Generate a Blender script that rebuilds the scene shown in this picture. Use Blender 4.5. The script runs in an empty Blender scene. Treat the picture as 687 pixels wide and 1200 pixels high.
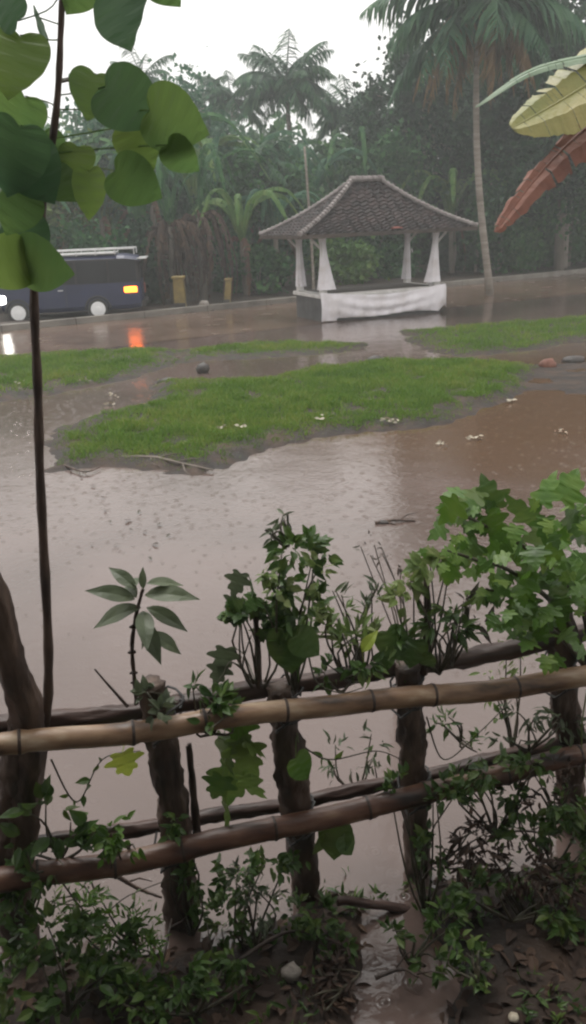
import bpy, math, random
import numpy as np
from mathutils import noise, Vector

random.seed(7); rng = np.random.default_rng(11)
C = bpy.context.scene.collection
R = math.radians

# ------------------------------------------------------------------ camera frame (used to lay the place out in metres)
FPX = 1000.0; PITCH = R(19.0); ROLL = R(2.5); CH = 2.5
def _rx(a): c, s = math.cos(a), math.sin(a); return np.array([[1, 0, 0], [0, c, -s], [0, s, c]])
def _rz(a): c, s = math.cos(a), math.sin(a); return np.array([[c, -s, 0], [s, c, 0], [0, 0, 1]])
CM = _rx(math.pi/2-PITCH) @ _rz(-ROLL)
CAM = np.array([0, 0, CH])
def ray(x, y): return CM @ np.array([(x-343.5)/FPX, -(y-600)/FPX, -1.0])
def G(x, y, z=0.0):                      # ground point
    d = ray(x, y); return CAM + d*((z-CH)/d[2])
def P(x, y, Y):                          # point at distance Y in front
    d = ray(x, y); return CAM + d*(Y/d[1])
def gx(x, Y):                            # ground x,y at distance Y under picture column x
    lo, hi = 150.0, 3000.0
    for _ in range(50):
        m = (lo+hi)/2
        d = ray(x, m)
        if d[2] >= -1e-6: lo = m; continue
        g = G(x, m)
        if g[1] > Y or g[1] < 0: lo = m
        else: hi = m
    return G(x, hi)

# ------------------------------------------------------------------ mesh building
class MB:
    def __init__(s): s.v = []; s.f = []; s.n = 0
    def add(s, verts, faces):
        verts = np.asarray(verts, float).reshape(-1, 3)
        s.v.append(verts)
        for f in faces: s.f.append(tuple(int(i)+s.n for i in f))
        s.n += len(verts)
    def addn(s, verts, faces):           # verts (N,k,3), faces template
        N, k, _ = verts.shape
        s.v.append(verts.reshape(-1, 3))
        off = (np.arange(N)*k+s.n)
        for f in faces:
            a = (np.asarray(f)[None, :]+off[:, None]).tolist()
            s.f.extend(a)
        s.n += N*k
    def tube(s, pts, rad, seg=8, cap=True, jit=0.0):
        pts = np.asarray(pts, float); n = len(pts)
        rad = np.full(n, rad) if np.isscalar(rad) else np.asarray(rad, float)
        t = np.gradient(pts, axis=0); t /= np.linalg.norm(t, axis=1)[:, None]+1e-9
        ref = np.array([0, 0, 1.0]) if abs(t[0][2]) < .8 else np.array([1.0, 0, 0])
        vs = []; prev = None
        for i in range(n):
            a = np.cross(t[i], ref) if prev is None else prev-t[i]*np.dot(prev, t[i])
            a /= np.linalg.norm(a)+1e-9; prev = a; b = np.cross(t[i], a)
            for k in range(seg):
                an = 2*math.pi*k/seg; rr = rad[i]*(1+jit*random.uniform(-1, 1))
                vs.append(pts[i]+rr*(a*math.cos(an)+b*math.sin(an)))
        fs = [(i*seg+k, i*seg+(k+1) % seg, (i+1)*seg+(k+1) % seg, (i+1)*seg+k) for i in range(n-1) for k in range(seg)]
        if cap: fs += [tuple(range(seg))[::-1], tuple((n-1)*seg+k for k in range(seg))]
        s.add(vs, fs)
    def box(s, c, d, M=None):
        c = np.array(c, float); d = np.array(d, float)/2
        vs = np.array([[x, y, z] for x in (-1, 1) for y in (-1, 1) for z in (-1, 1)])*d
        if M is not None: vs = vs @ np.asarray(M).T
        s.add(vs+c, [(0, 1, 3, 2), (4, 6, 7, 5), (0, 4, 5, 1), (2, 3, 7, 6), (0, 2, 6, 4), (1, 5, 7, 3)])
    def build(s, name, mat, parent=None, origin=None, smooth=False, bevel=0):
        v = np.concatenate(s.v) if s.v else np.zeros((0, 3))
        if parent is not None and origin is None:
            o = np.zeros(3); q = parent
            origin = np.array(parent['_wo'])
        o = np.array(origin if origin is not None else (0, 0, 0), float)
        me = bpy.data.meshes.new(name); me.from_pydata((v-o).tolist(), [], s.f); me.update()
        if smooth: me.polygons.foreach_set('use_smooth', [True]*len(me.polygons))
        me.materials.append(mat)
        ob = bpy.data.objects.new(name, me); C.objects.link(ob)
        ob['_wo'] = o.tolist()
        if parent is not None: ob.parent = parent
        else: ob.location = o
        if bevel:
            m = ob.modifiers.new('b', 'BEVEL'); m.width = bevel; m.segments = 2; m.limit_method = 'ANGLE'
        return ob

def tag(o, label=None, cat=None, group=None, kind=None):
    if label: o['label'] = label
    if cat: o['category'] = cat
    if group: o['group'] = group
    if kind: o['kind'] = kind
    return o
def thing(name, label, cat, loc, group=None, rotz=0):
    o = bpy.data.objects.new(name, None); C.objects.link(o); o.location = [float(a) for a in loc]; o.rotation_euler = (0, 0, rotz)
    o.empty_display_size = .1
    o['_wo'] = [float(a) for a in loc]
    return tag(o, label, cat, group)

# ------------------------------------------------------------------ materials
def newmat(name):
    m = bpy.data.materials.new(name); m.use_nodes = True
    nt = m.node_tree; b = nt.nodes['Principled BSDF']
    return m, nt, b
def ramp(nt, cols, pos=None):
    r = nt.nodes.new('ShaderNodeValToRGB'); e = r.color_ramp.elements
    pos = pos or [i/(len(cols)-1) for i in range(len(cols))]
    while len(e) < len(cols): e.new(.5)
    for k, c in enumerate(cols): e[k].position = pos[k]; e[k].color = (*c, 1)
    return r
def mat_noise(name, cols, scale=5, rough=.7, bump=.0, bscale=None, detail=5, stretch=(1, 1, 1), pos=None, bdist=.02, spec=.5, roughr=None):
    m, nt, b = newmat(name)
    tc = nt.nodes.new('ShaderNodeTexCoord'); mp = nt.nodes.new('ShaderNodeMapping'); mp.inputs['Scale'].default_value = stretch
    nt.links.new(tc.outputs['Object'], mp.inputs[0])
    n = nt.nodes.new('ShaderNodeTexNoise'); n.inputs['Scale'].default_value = scale; n.inputs['Detail'].default_value = detail
    nt.links.new(mp.outputs[0], n.inputs['Vector'])
    r = ramp(nt, cols, pos or [.3+.4*i/(len(cols)-1) for i in range(len(cols))])
    nt.links.new(n.outputs[0], r.inputs[0]); nt.links.new(r.outputs[0], b.inputs['Base Color'])
    b.inputs['Roughness'].default_value = rough; b.inputs['Specular IOR Level'].default_value = spec
    if roughr:
        mr = nt.nodes.new('ShaderNodeMapRange'); mr.inputs[3].default_value, mr.inputs[4].default_value = roughr
        nt.links.new(n.outputs[0], mr.inputs[0]); nt.links.new(mr.outputs[0], b.inputs['Roughness'])
    if bump:
        n2 = nt.nodes.new('ShaderNodeTexNoise'); n2.inputs['Scale'].default_value = bscale or scale*3; n2.inputs['Detail'].default_value = 6
        nt.links.new(mp.outputs[0], n2.inputs['Vector'])
        bp = nt.nodes.new('ShaderNodeBump'); bp.inputs['Strength'].default_value = bump; bp.inputs['Distance'].default_value = bdist
        nt.links.new(n2.outputs[0], bp.inputs['Height']); nt.links.new(bp.outputs[0], b.inputs['Normal'])
    return m
def mat_leaf(name, c1, c2, c3=None, rough=.5, trans=.3, nscale=1.2, spec=.4):
    """foliage: every leaf has its own tint, clumps differ by age"""
    m, nt, b = newmat(name)
    g = nt.nodes.new('ShaderNodeNewGeometry'); r = ramp(nt, [c1, c2, c3 or c2])
    tc = nt.nodes.new('ShaderNodeTexCoord'); n = nt.nodes.new('ShaderNodeTexNoise'); n.inputs['Scale'].default_value = nscale; n.inputs['Detail'].default_value = 3
    nt.links.new(tc.outputs['Object'], n.inputs['Vector'])
    ad = nt.nodes.new('ShaderNodeMath'); ad.operation = 'MULTIPLY_ADD'; ad.inputs[1].default_value = .55
    ms = nt.nodes.new('ShaderNodeMath'); ms.operation = 'MULTIPLY_ADD'; ms.inputs[1].default_value = 1.3; ms.inputs[2].default_value = -.42
    nt.links.new(n.outputs[0], ms.inputs[0])
    nt.links.new(g.outputs['Random Per Island'], ad.inputs[0]); nt.links.new(ms.outputs[0], ad.inputs[2])
    nt.links.new(ad.outputs[0], r.inputs[0]); nt.links.new(r.outputs[0], b.inputs['Base Color'])
    b.inputs['Roughness'].default_value = rough; b.inputs['Specular IOR Level'].default_value = spec
    tr = nt.nodes.new('ShaderNodeBsdfTranslucent'); mx = nt.nodes.new('ShaderNodeMixShader'); mx.inputs[0].default_value = trans
    nt.links.new(r.outputs[0], tr.inputs[0]); nt.links.new(b.outputs[0], mx.inputs[1]); nt.links.new(tr.outputs[0], mx.inputs[2])
    nt.links.new(mx.outputs[0], nt.nodes['Material Output'].inputs[0])
    return m
def mat_plain(name, col, rough=.5, metal=0, spec=.5, emit=None, es=0):
    m, nt, b = newmat(name); b.inputs['Base Color'].default_value = (*col, 1); b.inputs['Roughness'].default_value = rough
    b.inputs['Metallic'].default_value = metal; b.inputs['Specular IOR Level'].default_value = spec
    if emit: b.inputs['Emission Color'].default_value = (*emit, 1); b.inputs['Emission Strength'].default_value = es
    return m

def mat_water(name, c1, c2, rough=.1, bump=.35, plume=None, ior=1.42):
    m, nt, b = newmat(name)
    tc = nt.nodes.new('ShaderNodeTexCoord')
    n = nt.nodes.new('ShaderNodeTexNoise'); n.inputs['Scale'].default_value = .35; n.inputs['Detail'].default_value = 5; n.inputs['Distortion'].default_value = .6
    nt.links.new(tc.outputs['Object'], n.inputs['Vector'])
    r = ramp(nt, [c1, c2], [.35, .65]); nt.links.new(n.outputs[0], r.inputs[0]); nt.links.new(r.outputs[0], b.inputs['Base Color'])
    if plume:          # muddier brown water where the shallows are
        (cx, cy, rad), pc = plume
        vs_ = nt.nodes.new('ShaderNodeVectorMath'); vs_.operation = 'DISTANCE'; vs_.inputs[1].default_value = (cx, cy, 0); nt.links.new(tc.outputs['Object'], vs_.inputs[0])
        m1 = nt.nodes.new('ShaderNodeMath'); m1.operation = 'MULTIPLY_ADD'; m1.inputs[1].default_value = 4.0; nt.links.new(n.outputs[0], m1.inputs[0]); nt.links.new(vs_.outputs['Value'], m1.inputs[2])
        m2 = nt.nodes.new('ShaderNodeMapRange'); m2.interpolation_type = 'SMOOTHSTEP'; m2.inputs[1].default_value = rad*.45+2; m2.inputs[2].default_value = rad*1.1+2; m2.inputs[3].default_value = 1; m2.inputs[4].default_value = 0
        nt.links.new(m1.outputs[0], m2.inputs[0])
        mc = nt.nodes.new('ShaderNodeMix'); mc.data_type = 'RGBA'; mc.inputs[7].default_value = (*pc, 1)
        nt.links.new(m2.outputs[0], mc.inputs[0]); nt.links.new(r.outputs[0], mc.inputs[6]); nt.links.new(mc.outputs[2], b.inputs['Base Color'])
    b.inputs['IOR'].default_value = ior
    mr = nt.nodes.new('ShaderNodeMapRange'); mr.inputs[1].default_value = .3; mr.inputs[2].default_value = .7
    mr.inputs[3].default_value = rough*.8; mr.inputs[4].default_value = rough*1.7
    n5 = nt.nodes.new('ShaderNodeTexNoise'); n5.inputs['Scale'].default_value = 1.3; n5.inputs['Detail'].default_value = 4
    nt.links.new(tc.outputs['Object'], n5.inputs['Vector']); nt.links.new(n5.outputs[0], mr.inputs[0]); nt.links.new(mr.outputs[0], b.inputs['Roughness'])
    # rain dimples: voronoi rings + small chop
    vo = nt.nodes.new('ShaderNodeTexVoronoi'); vo.inputs['Scale'].default_value = 9
    nt.links.new(tc.outputs['Object'], vo.inputs['Vector'])
    sn = nt.nodes.new('ShaderNodeMath'); sn.operation = 'MULTIPLY'; sn.inputs[1].default_value = 38
    si = nt.nodes.new('ShaderNodeMath'); si.operation = 'SINE'
    fa = nt.nodes.new('ShaderNodeMapRange'); fa.inputs[1].default_value = .0; fa.inputs[2].default_value = .45; fa.inputs[3].default_value = 1; fa.inputs[4].default_value = 0
    mu = nt.nodes.new('ShaderNodeMath'); mu.operation = 'MULTIPLY'
    nt.links.new(vo.outputs['Distance'], sn.inputs[0]); nt.links.new(sn.outputs[0], si.inputs[0]); nt.links.new(vo.outputs['Distance'], fa.inputs[0])
    nt.links.new(si.outputs[0], mu.inputs[0]); nt.links.new(fa.outputs[0], mu.inputs[1])
    n2 = nt.nodes.new('ShaderNodeTexNoise'); n2.inputs['Scale'].default_value = 19; n2.inputs['Detail'].default_value = 5
    nt.links.new(tc.outputs['Object'], n2.inputs['Vector'])
    n3 = nt.nodes.new('ShaderNodeTexNoise'); n3.inputs['Scale'].default_value = 2.2; n3.inputs['Detail'].default_value = 3
    nt.links.new(tc.outputs['Object'], n3.inputs['Vector'])
    a1 = nt.nodes.new('ShaderNodeMath'); a1.operation = 'MULTIPLY_ADD'; a1.inputs[1].default_value = .3; nt.links.new(mu.outputs[0], a1.inputs[0]); nt.links.new(n2.outputs[0], a1.inputs[2])
    a2 = nt.nodes.new('ShaderNodeMath'); a2.operation = 'MULTIPLY_ADD'; a2.inputs[1].default_value = 2.5; nt.links.new(n3.outputs[0], a2.inputs[0]); nt.links.new(a1.outputs[0], a2.inputs[2])
    bp = nt.nodes.new('ShaderNodeBump'); bp.inputs['Strength'].default_value = bump; bp.inputs['Distance'].default_value = .012
    nt.links.new(a2.outputs[0], bp.inputs['Height']); nt.links.new(bp.outputs[0], b.inputs['Normal'])
    return m

M = {}
M['ground'] = mat_noise('wet_earth', [(.01, .007, .005), (.026, .017, .012), (.062, .04, .028)], 3.2, .5, .8, 12, roughr=(.45, .9), bdist=.03, spec=.3)
PLC = G(690, 470); M['water'] = mat_water('muddy_water', (.09, .064, .054), (.138, .1, .088), .05, .22, ((PLC[0], PLC[1], 5.0), (.1, .058, .034)), 1.58)
M['road'] = mat_water('wet_road', (.1, .068, .05), (.14, .095, .072), .17, .13)
M['grass'] = mat_leaf('grass', (.07, .14, .02), (.13, .24, .032), (.26, .28, .065), .6, .35, .9, .25)
M['kerb'] = mat_noise('kerb_concrete', [(.13, .115, .1), (.24, .22, .19)], 2, .7, .3, 20)
M['bark_dark'] = mat_noise('dark_wet_bark', [(.018, .011, .008), (.06, .036, .025), (.13, .085, .06)], 14, .6, .9, 40, stretch=(1, 1, .35), bdist=.01)
M['bark_rot'] = mat_noise('weathered_wood', [(.02, .013, .01), (.055, .034, .024)], 16, .55, .8, 50, stretch=(.3, 1, 1), bdist=.006)
M['bark_far'] = mat_noise('grey_bark', [(.09, .075, .06), (.2, .17, .14)], 3, .8, .5, 12, stretch=(1, 1, .4))
M['palm_bark'] = mat_noise('palm_bark', [(.15, .125, .1), (.32, .28, .24)], 4, .8, .5, 8, stretch=(.3, .3, 3))
M['stem'] = mat_noise('green_brown_stem', [(.03, .03, .015), (.075, .06, .035)], 20, .5, .4, 60)
M['bamboo'] = mat_noise('bamboo_dry', [(.05, .03, .02), (.18, .105, .06), (.27, .175, .105), (.42, .32, .22)], 16, .4, .5, 60, stretch=(.3, 1, 1), bdist=.003)
M['bamboo_dark'] = mat_noise('bamboo_red', [(.015, .01, .008), (.065, .03, .02), (.12, .058, .036), (.22, .14, .09)], 16, .4, .5, 60, stretch=(.25, 1, 1), bdist=.004)
M['rail_dark'] = mat_noise('rail_rotten', [(.018, .01, .008), (.045, .024, .018), (.08, .045, .035)], 9, .5, .6, 50, stretch=(.25, 1, 1), bdist=.005)
M['f_a'] = mat_leaf('foliage_green', (.01, .042, .017), (.034, .11, .036), (.09, .2, .06), .6, .3, .4, .12)
M['f_b'] = mat_leaf('foliage_dark', (.006, .022, .011), (.014, .046, .02), (.036, .085, .032), .6, .2, .4, .12)
M['f_c'] = mat_leaf('foliage_blue', (.02, .07, .042), (.045, .13, .07), (.1, .22, .11), .55, .3, .4, .15)
M['f_o'] = mat_leaf('foliage_olive', (.045, .065, .02), (.085, .14, .035), (.15, .21, .055), .6, .3, .5, .15)
M['f_y'] = mat_leaf('foliage_light', (.05, .12, .03), (.09, .19, .045), (.17, .24, .07), .5, .3, 1, .2)
M['palm'] = mat_leaf('palm_leaf', (.014, .046, .026), (.034, .1, .05), (.08, .17, .075), .5, .25, .6, .2)
M['dry'] = mat_leaf('dry_leaf', (.05, .026, .016), (.11, .06, .035), (.2, .12, .07), .8, .2)
M['dryk'] = mat_leaf('dead_banana_leaf', (.018, .012, .01), (.055, .034, .024), (.14, .085, .055), .8, .15)
M['orange'] = mat_leaf('orange_frond', (.13, .08, .04), (.2, .13, .065), (.27, .18, .09), .8, .25)
M['n_a'] = mat_leaf('near_green', (.04, .095, .016), (.085, .18, .022), (.17, .26, .04), .4, .4, 9)
M['n_b'] = mat_leaf('near_dark_green', (.024, .055, .014), (.06, .12, .024), (.14, .19, .045), .4, .35, 9)
M['n_heart'] = mat_leaf('heart_leaf', (.055, .11, .04), (.09, .16, .048), (.15, .22, .055), .45, .6, 3, .25)
M['n_teal'] = mat_leaf('heart_leaf_teal', (.035, .085, .045), (.06, .12, .055), (.09, .16, .06), .4, .55, 3, .3)
M['n_lime'] = mat_leaf('heart_leaf_young', (.08, .14, .035), (.12, .19, .045), (.18, .25, .06), .4, .6, 3, .3)
M['n_pale'] = mat_leaf('near_pale', (.09, .15, .04), (.16, .23, .065), (.3, .32, .14), .45, .4, 6)
M['n_grey'] = mat_leaf('near_greygreen', (.045, .06, .035), (.085, .11, .06), (.14, .17, .09), .45, .3, 6)
M['n_purple'] = mat_leaf('near_purple', (.03, .02, .018), (.06, .045, .035), (.08, .09, .05), .5, .2, 6)
M['n_yel'] = mat_leaf('near_yellow', (.2, .28, .035), (.28, .36, .05), (.36, .4, .07), .45, .4, 6)
M['ban_y'] = mat_noise('banana_yellow_green', [(.08, .13, .03), (.19, .19, .05), (.28, .23, .07)], 2.2, .45, .3, 30)
M['ban_r'] = mat_noise('banana_rust', [(.08, .03, .02), (.17, .065, .04), (.24, .11, .075)], 5, .6, .5, 25)
M['ban_p'] = mat_noise('banana_pale', [(.16, .24, .15), (.3, .38, .27)], 4, .35, .2, 30)
M['tile'] = mat_noise('roof_tile', [(.01, .008, .008), (.026, .019, .019), (.06, .043, .041)], 3.5, .7, .5, 30, bdist=.01, roughr=(.5, .9), spec=.25)
M['tile_pale'] = mat_noise('ridge_tile', [(.12, .1, .095), (.28, .25, .24)], 7, .6, .4, 30)
M['tile_red'] = mat_noise('red_tile', [(.2, .06, .045), (.3, .1, .08)], 7, .6, .4, 30)
M['wood_dark'] = mat_noise('dark_timber', [(.03, .02, .015), (.07, .05, .038)], 6, .6, .3, 30, stretch=(.3, 1, 1))
M['wood_pale'] = mat_noise('pale_painted_wood', [(.5, .48, .46), (.68, .66, .64)], 5, .6, .3, 30)
M['plinth'] = mat_noise('plinth_grey', [(.045, .045, .047), (.1, .1, .1)], 4, .6, .4, 25)
M['cloth'] = mat_noise('white_cloth', [(.6, .56, .56), (.74, .71, .74), (.8, .77, .8)], 2.5, .85, .4, 14)
M['yellow'] = mat_noise('yellow_paint', [(.14, .1, .03), (.28, .2, .05)], 6, .6, .4, 25)
M['stone'] = mat_noise('stone', [(.14, .12, .1), (.3, .27, .24)], 12, .7, .5, 40)
M['stone_d'] = mat_noise('stone_dark', [(.02, .018, .015), (.06, .05, .045)], 12, .5, .5, 40)
M['petal'] = mat_noise('pale_petal', [(.25, .21, .15), (.5, .46, .36)], 15, .6)
M['blue'] = mat_noise('blue_paint', [(.008, .012, .045), (.014, .02, .065)], 2, .4)
M['glass_d'] = mat_plain('dark_glass', (.012, .012, .014), .25, spec=.15)
M['van_dark'] = mat_noise('dark_upper_body', [(.012, .011, .011), (.03, .027, .026)], 3, .6, spec=.2)
M['rubber'] = mat_noise('rubber', [(.012, .012, .012), (.03, .028, .026)], 8, .6)
M['silver'] = mat_noise('silver_roof', [(.5, .5, .5), (.66, .66, .66)], 5, .25)
M['hub'] = mat_noise('hub_white', [(.78, .78, .78), (.85, .85, .85)], 5, .3)
M['amber'] = mat_plain('amber_lamp', (.9, .3, .02), .3, emit=(1, .15, .012), es=6)
M['white_lamp'] = mat_plain('head_lamp', (.9, .9, .9), .3, emit=(1, .95, .88), es=12)
M['plaster'] = mat_noise('plaster', [(.3, .28, .25), (.4, .38, .34)], 2, .8, .3, 25)

# ------------------------------------------------------------------ leaf templates (unit length along +x, blade in xy, faces up z)
def tmpl(half, droop=.15, fold=.25, curl=0.0, mid=None, soft=1, vein=.5):
    half = np.array(half, float)
    mx = np.clip(half[:, 0], 0, 1) if mid is None else np.array(mid, float)
    for _ in range(soft):
        q = np.concatenate([half, mx[:, None]], 1); o = [q[0]]
        for a, b in zip(q[:-1], q[1:]): o += [a*.75+b*.25, a*.25+b*.75]
        o.append(q[-1]); q = np.array(o); half = q[:, :2]; mx = q[:, 2]
    n = len(half)
    zf = lambda x: -droop*x*x
    midv = np.stack([mx, np.zeros(n), zf(mx)], 1)
    L = np.stack([half[:, 0], half[:, 1], zf(np.clip(half[:, 0], 0, 1))+fold*half[:, 1]-curl*half[:, 1]**2*4], 1)
    Rr = L*np.array([1, -1, 1])
    rip = np.array([vein*(.018 if (i//2 if n > 8 else i) % 2 else -.012) for i in range(n)])
    HL_ = midv*.48+L*.52; HR_ = midv*.48+Rr*.52; HL_[:, 2] += rip; HR_[:, 2] += rip; L[:, 2] += rip*.8*(1 if n > 8 else .3); Rr[:, 2] += rip*.6
    v = np.concatenate([midv, L, Rr, HL_, HR_]); f = []
    for i in range(n-1):
        f += [(i, i+1, 3*n+i+1, 3*n+i), (3*n+i, 3*n+i+1, n+i+1, n+i), (i+1, i, 4*n+i, 4*n+i+1), (4*n+i+1, 4*n+i, 2*n+i, 2*n+i+1)]
    return v, f
T = {}
T['far'] = (np.array([[0, 0, 0], [.45, .33, -.02], [1, 0, -.15], [.45, -.33, -.02]]), [(0, 2, 1), (0, 3, 2)])
T['farw'] = (np.array([[0, 0, 0], [.25, .4, .05], [.7, .42, -.1], [1, 0, -.25], [.7, -.42, -.1], [.25, -.4, .05]]), [(0, 3, 2, 1), (0, 5, 4, 3)])
T['ovate'] = tmpl([(0, 0.01), (.12, .17), (.35, .27), (.6, .22), (.82, .1), (1, 0.004)], .22, .25)
T['lance'] = tmpl([(0, 0.01), (.15, .08), (.4, .135), (.65, .115), (.85, .05), (1, .004)], .35, .35)
T['heart'] = tmpl([(0.02, 0.01), (-.05, .09), (-.09, .2), (-.07, .32), (.0, .42), (.12, .485), (.26, .505), (.4, .49), (.54, .44), (.66, .365), (.77, .27), (.86, .17), (.93, .085), (1, .004)], .22, .12, .08, mid=[.02, .02, .03, .05, .1, .17, .28, .4, .53, .65, .76, .85, .92, 1])
T['lobed'] = tmpl([(0, 0.01), (-.12, .2), (-.05, .38), (.1, .26), (.16, .5), (.3, .62), (.36, .4), (.42, .24), (.55, .33), (.72, .3), (.7, .16), (.85, .12), (1, .004)], .3, .12, .08,
                  mid=[0, 0, .02, .08, .14, .24, .34, .42, .52, .64, .7, .84, 1])
T['blade'] = (np.array([[0, .5, 0], [0, -.5, 0], [.6, .35, .0], [.6, -.35, 0], [1, 0, -.12]]), [(0, 1, 3, 2), (2, 3, 4)])

def unit(a): return a/(np.linalg.norm(a, axis=-1, keepdims=True)+1e-9)
def scatter(mb, t, pos, dirs, nrm, size, wscale=None):
    v, f = t
    X = unit(dirs); Z = unit(nrm-X*np.sum(nrm*X, 1, keepdims=True)); Y = np.cross(Z, X)
    size = np.asarray(size).reshape(-1, 1, 1); w = 1.0 if wscale is None else np.asarray(wscale).reshape(-1, 1, 1)
    V = pos[:, None, :]+size*(v[None, :, 0:1]*X[:, None, :]+w*v[None, :, 1:2]*Y[:, None, :]+v[None, :, 2:3]*Z[:, None, :])
    mb.addn(V, f)
def rdir(n, zb=0.0):
    d = rng.normal(size=(n, 3)); d[:, 2] += zb; return unit(d)

def clump_points(center, radii, n, nclump, spread=.42, shell=.5):
    """points in uneven clumps through an ellipsoid"""
    center = np.array(center, float); radii = np.array(radii, float)
    d = rdir(nclump); rr = rng.uniform(shell, 1.0, size=(nclump, 1))**.7
    cc = d*rr; cc *= rng.uniform(.75, 1.18, size=(nclump, 1))
    w = rng.uniform(.4, 1.6, nclump); k = rng.choice(nclump, n, p=w/w.sum())
    rs = rng.uniform(.5, 1.2, nclump)[k][:, None]
    pts = cc[k]+rng.normal(size=(n, 3))*spread*rs*.55
    return center+pts*radii, center+cc*radii

def crown_tree(name, label, cat, px, Y, top, wpx, mat, group='trees across the road', n=6000, leaf=.24, trunk=True, base_frac=.25, t='far', bark='bark_far', depth=1.0, lean=0, zb=-.2, nclump=26, spread=.42):
    g = gx(px, Y); g[2] = .1
    ztop = P(px, top, Y)[2]; w = wpx/1000*Y*.97/2
    H = ztop-g[2]; zc = g[2]+H*(base_frac+1)/2; rz_ = H*(1-base_frac)/2
    root = thing(name, label, cat, g, group)
    cen = np.array([g[0]+lean, g[1], zc])
    pts, cc = clump_points(cen, (w, w*depth, rz_), n, nclump, spread)
    pts[:, 2] = np.maximum(pts[:, 2], g[2]+.08)
    mb = MB(); d = rdir(n, zb); nr = rdir(n, .9)
    scatter(mb, T[t], pts, d, nr, rng.uniform(.6, 1.35, n)*leaf)
    mb.build('crown' if cat == 'tree' else 'foliage', mat, root)
    tb = MB()
    r0 = max(.05, H*.022)
    if trunk:
        zt = zc+rz_*.5; ps = [np.array([g[0], g[1], g[2]-.3])]
        for k in range(1, 7):
            u = k/6; ps.append(np.array([g[0]+lean*u+random.uniform(-.12, .12)*H*.05, g[1]+random.uniform(-.1, .1), g[2]+(zt-g[2])*u]))
        tb.tube(ps, np.linspace(r0, r0*.3, 7), 8)
        for c in cc[:14]:
            k = random.randint(2, 5); a = ps[k]; m_ = (a+c)/2+np.array([0, 0, .1*rz_])
            tb.tube([a, m_, c], [r0*.4, r0*.25, r0*.1], 5)
        tb.build('trunk', M[bark], root, smooth=True)
    else:
        for c in cc[:10]:
            a = np.array([g[0]+random.uniform(-.1, .1), g[1], g[2]-.1]); tb.tube([a, (a+c)/2+np.array([0, 0, .1]), c], [r0*.5, r0*.35, r0*.15], 5)
        tb.build('stem', M[bark], root, smooth=True)
    return root

# ------------------------------------------------------------------ palms
def frond_mesh(L, droop, nleaf=34, ll=.75, mats=None, dead=False, up=.5):
    mb = MB(); ts = np.linspace(0, 1, 12)
    def rp(t): return np.array([L*t*(1-.18*t*droop), 0, up*L*t-droop*L*.8*t*t*(1.0)])
    pts = np.array([rp(t) for t in ts]); mb.tube(pts, np.linspace(.035, .006, 12)*L/2.5, 4, cap=False)
    tt = np.repeat(np.linspace(.12, 1, nleaf), 2); side = np.tile([1, -1], nleaf)
    pos = np.array([rp(t) for t in tt]); tan = np.array([rp(min(t+.03, 1.03))-rp(t-.03) for t in tt]); tan = unit(tan)
    n = len(tt); sd = np.array([0, 1.0, 0])[None, :]*side[:, None]
    dn = np.zeros((n, 3)); dn[:, 2] = -(.35+.75*rng.random(n)) if not dead else -1.8
    d = unit(sd+tan*(.5+.3*rng.random((n, 1)))+dn)
    ln = ll*L/2.5*(np.sin(np.clip(tt, 0, 1)*2.6+.35))*rng.uniform(.75, 1.1, n)
    t_ = (np.array([[0, .04, 0], [0, -.04, 0], [.5, -.045, -.05], [1, 0, -.3], [.5, .045, -.05]]), [(0, 1, 2, 4), (4, 2, 3)])
    scatter(mb, t_, pos, d, np.tile([0, .2, 1.0], (n, 1))+rng.normal(size=(n, 3))*.2, np.abs(ln)+.05, np.full(n, 1.4))
    return mb
def make_frond(i, L, droop, up, mat, dead=False):
    return frond_mesh(L, droop, dead=dead, up=up).build('frond', mat)
def palm(label, px, Y, ctop, L, nf=20, lean=0.0, mat='palm', dead=0, kids=4, spin=0, tr=.13, basepy=None):
    base = gx(px, Y) if basepy is None else G(px, basepy); base[2] = .05
    Yc = base[1]; crown = np.array(P(px+lean, ctop, Yc))
    root = thing('palm_tree', label, 'palm', base, 'palms beyond the road')
    mb = MB(); ps = []
    for k in range(14):
        u = k/13; ps.append(base+(crown-base)*u+np.array([math.sin(u*3.1)*.22*(1 if lean >= 0 else -1), 0, 0]))
    ps[0][2] -= .3
    mb.tube(ps, [tr*(1.35 if k == 0 else 1.05-.35*k/13)*(1+.05*(k % 2)) for k in range(14)], 10)
    mb.build('trunk', M['palm_bark'], root, smooth=True)
    protos = []
    for i in range(kids):
        up = [1.15, .75, .45, .1][i % 4]; dr = [.75, .8, .95, .9][i % 4]
        protos.append(frond_mesh(L, dr, up=up).build('frond', M[mat], root, origin=(0, 0, 0)))
    if dead: protos.append(frond_mesh(L*.62, 1.5, dead=True, up=.2).build('frond', M['orange'], root, origin=(0, 0, 0))); protos[-1]['label'] = 'dead tan frond hanging down'
    used = set(); off = crown-base
    for k in range(nf+dead):
        pi = (k*kids)//nf if k < nf else kids
        src = protos[pi]
        o = src if pi not in used else src.copy()
        if pi in used: C.objects.link(o)
        used.add(pi)
        o.parent = root; o.location = off+np.array([0, 0, random.uniform(-.1, .1)])
        s = random.uniform(.85, 1.12)
        o.scale = (s, s, s); o.rotation_euler = (random.uniform(-.2, .2), random.uniform(-.12, .12), spin+k*2.399+random.uniform(-.2, .2))
    return root

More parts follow.
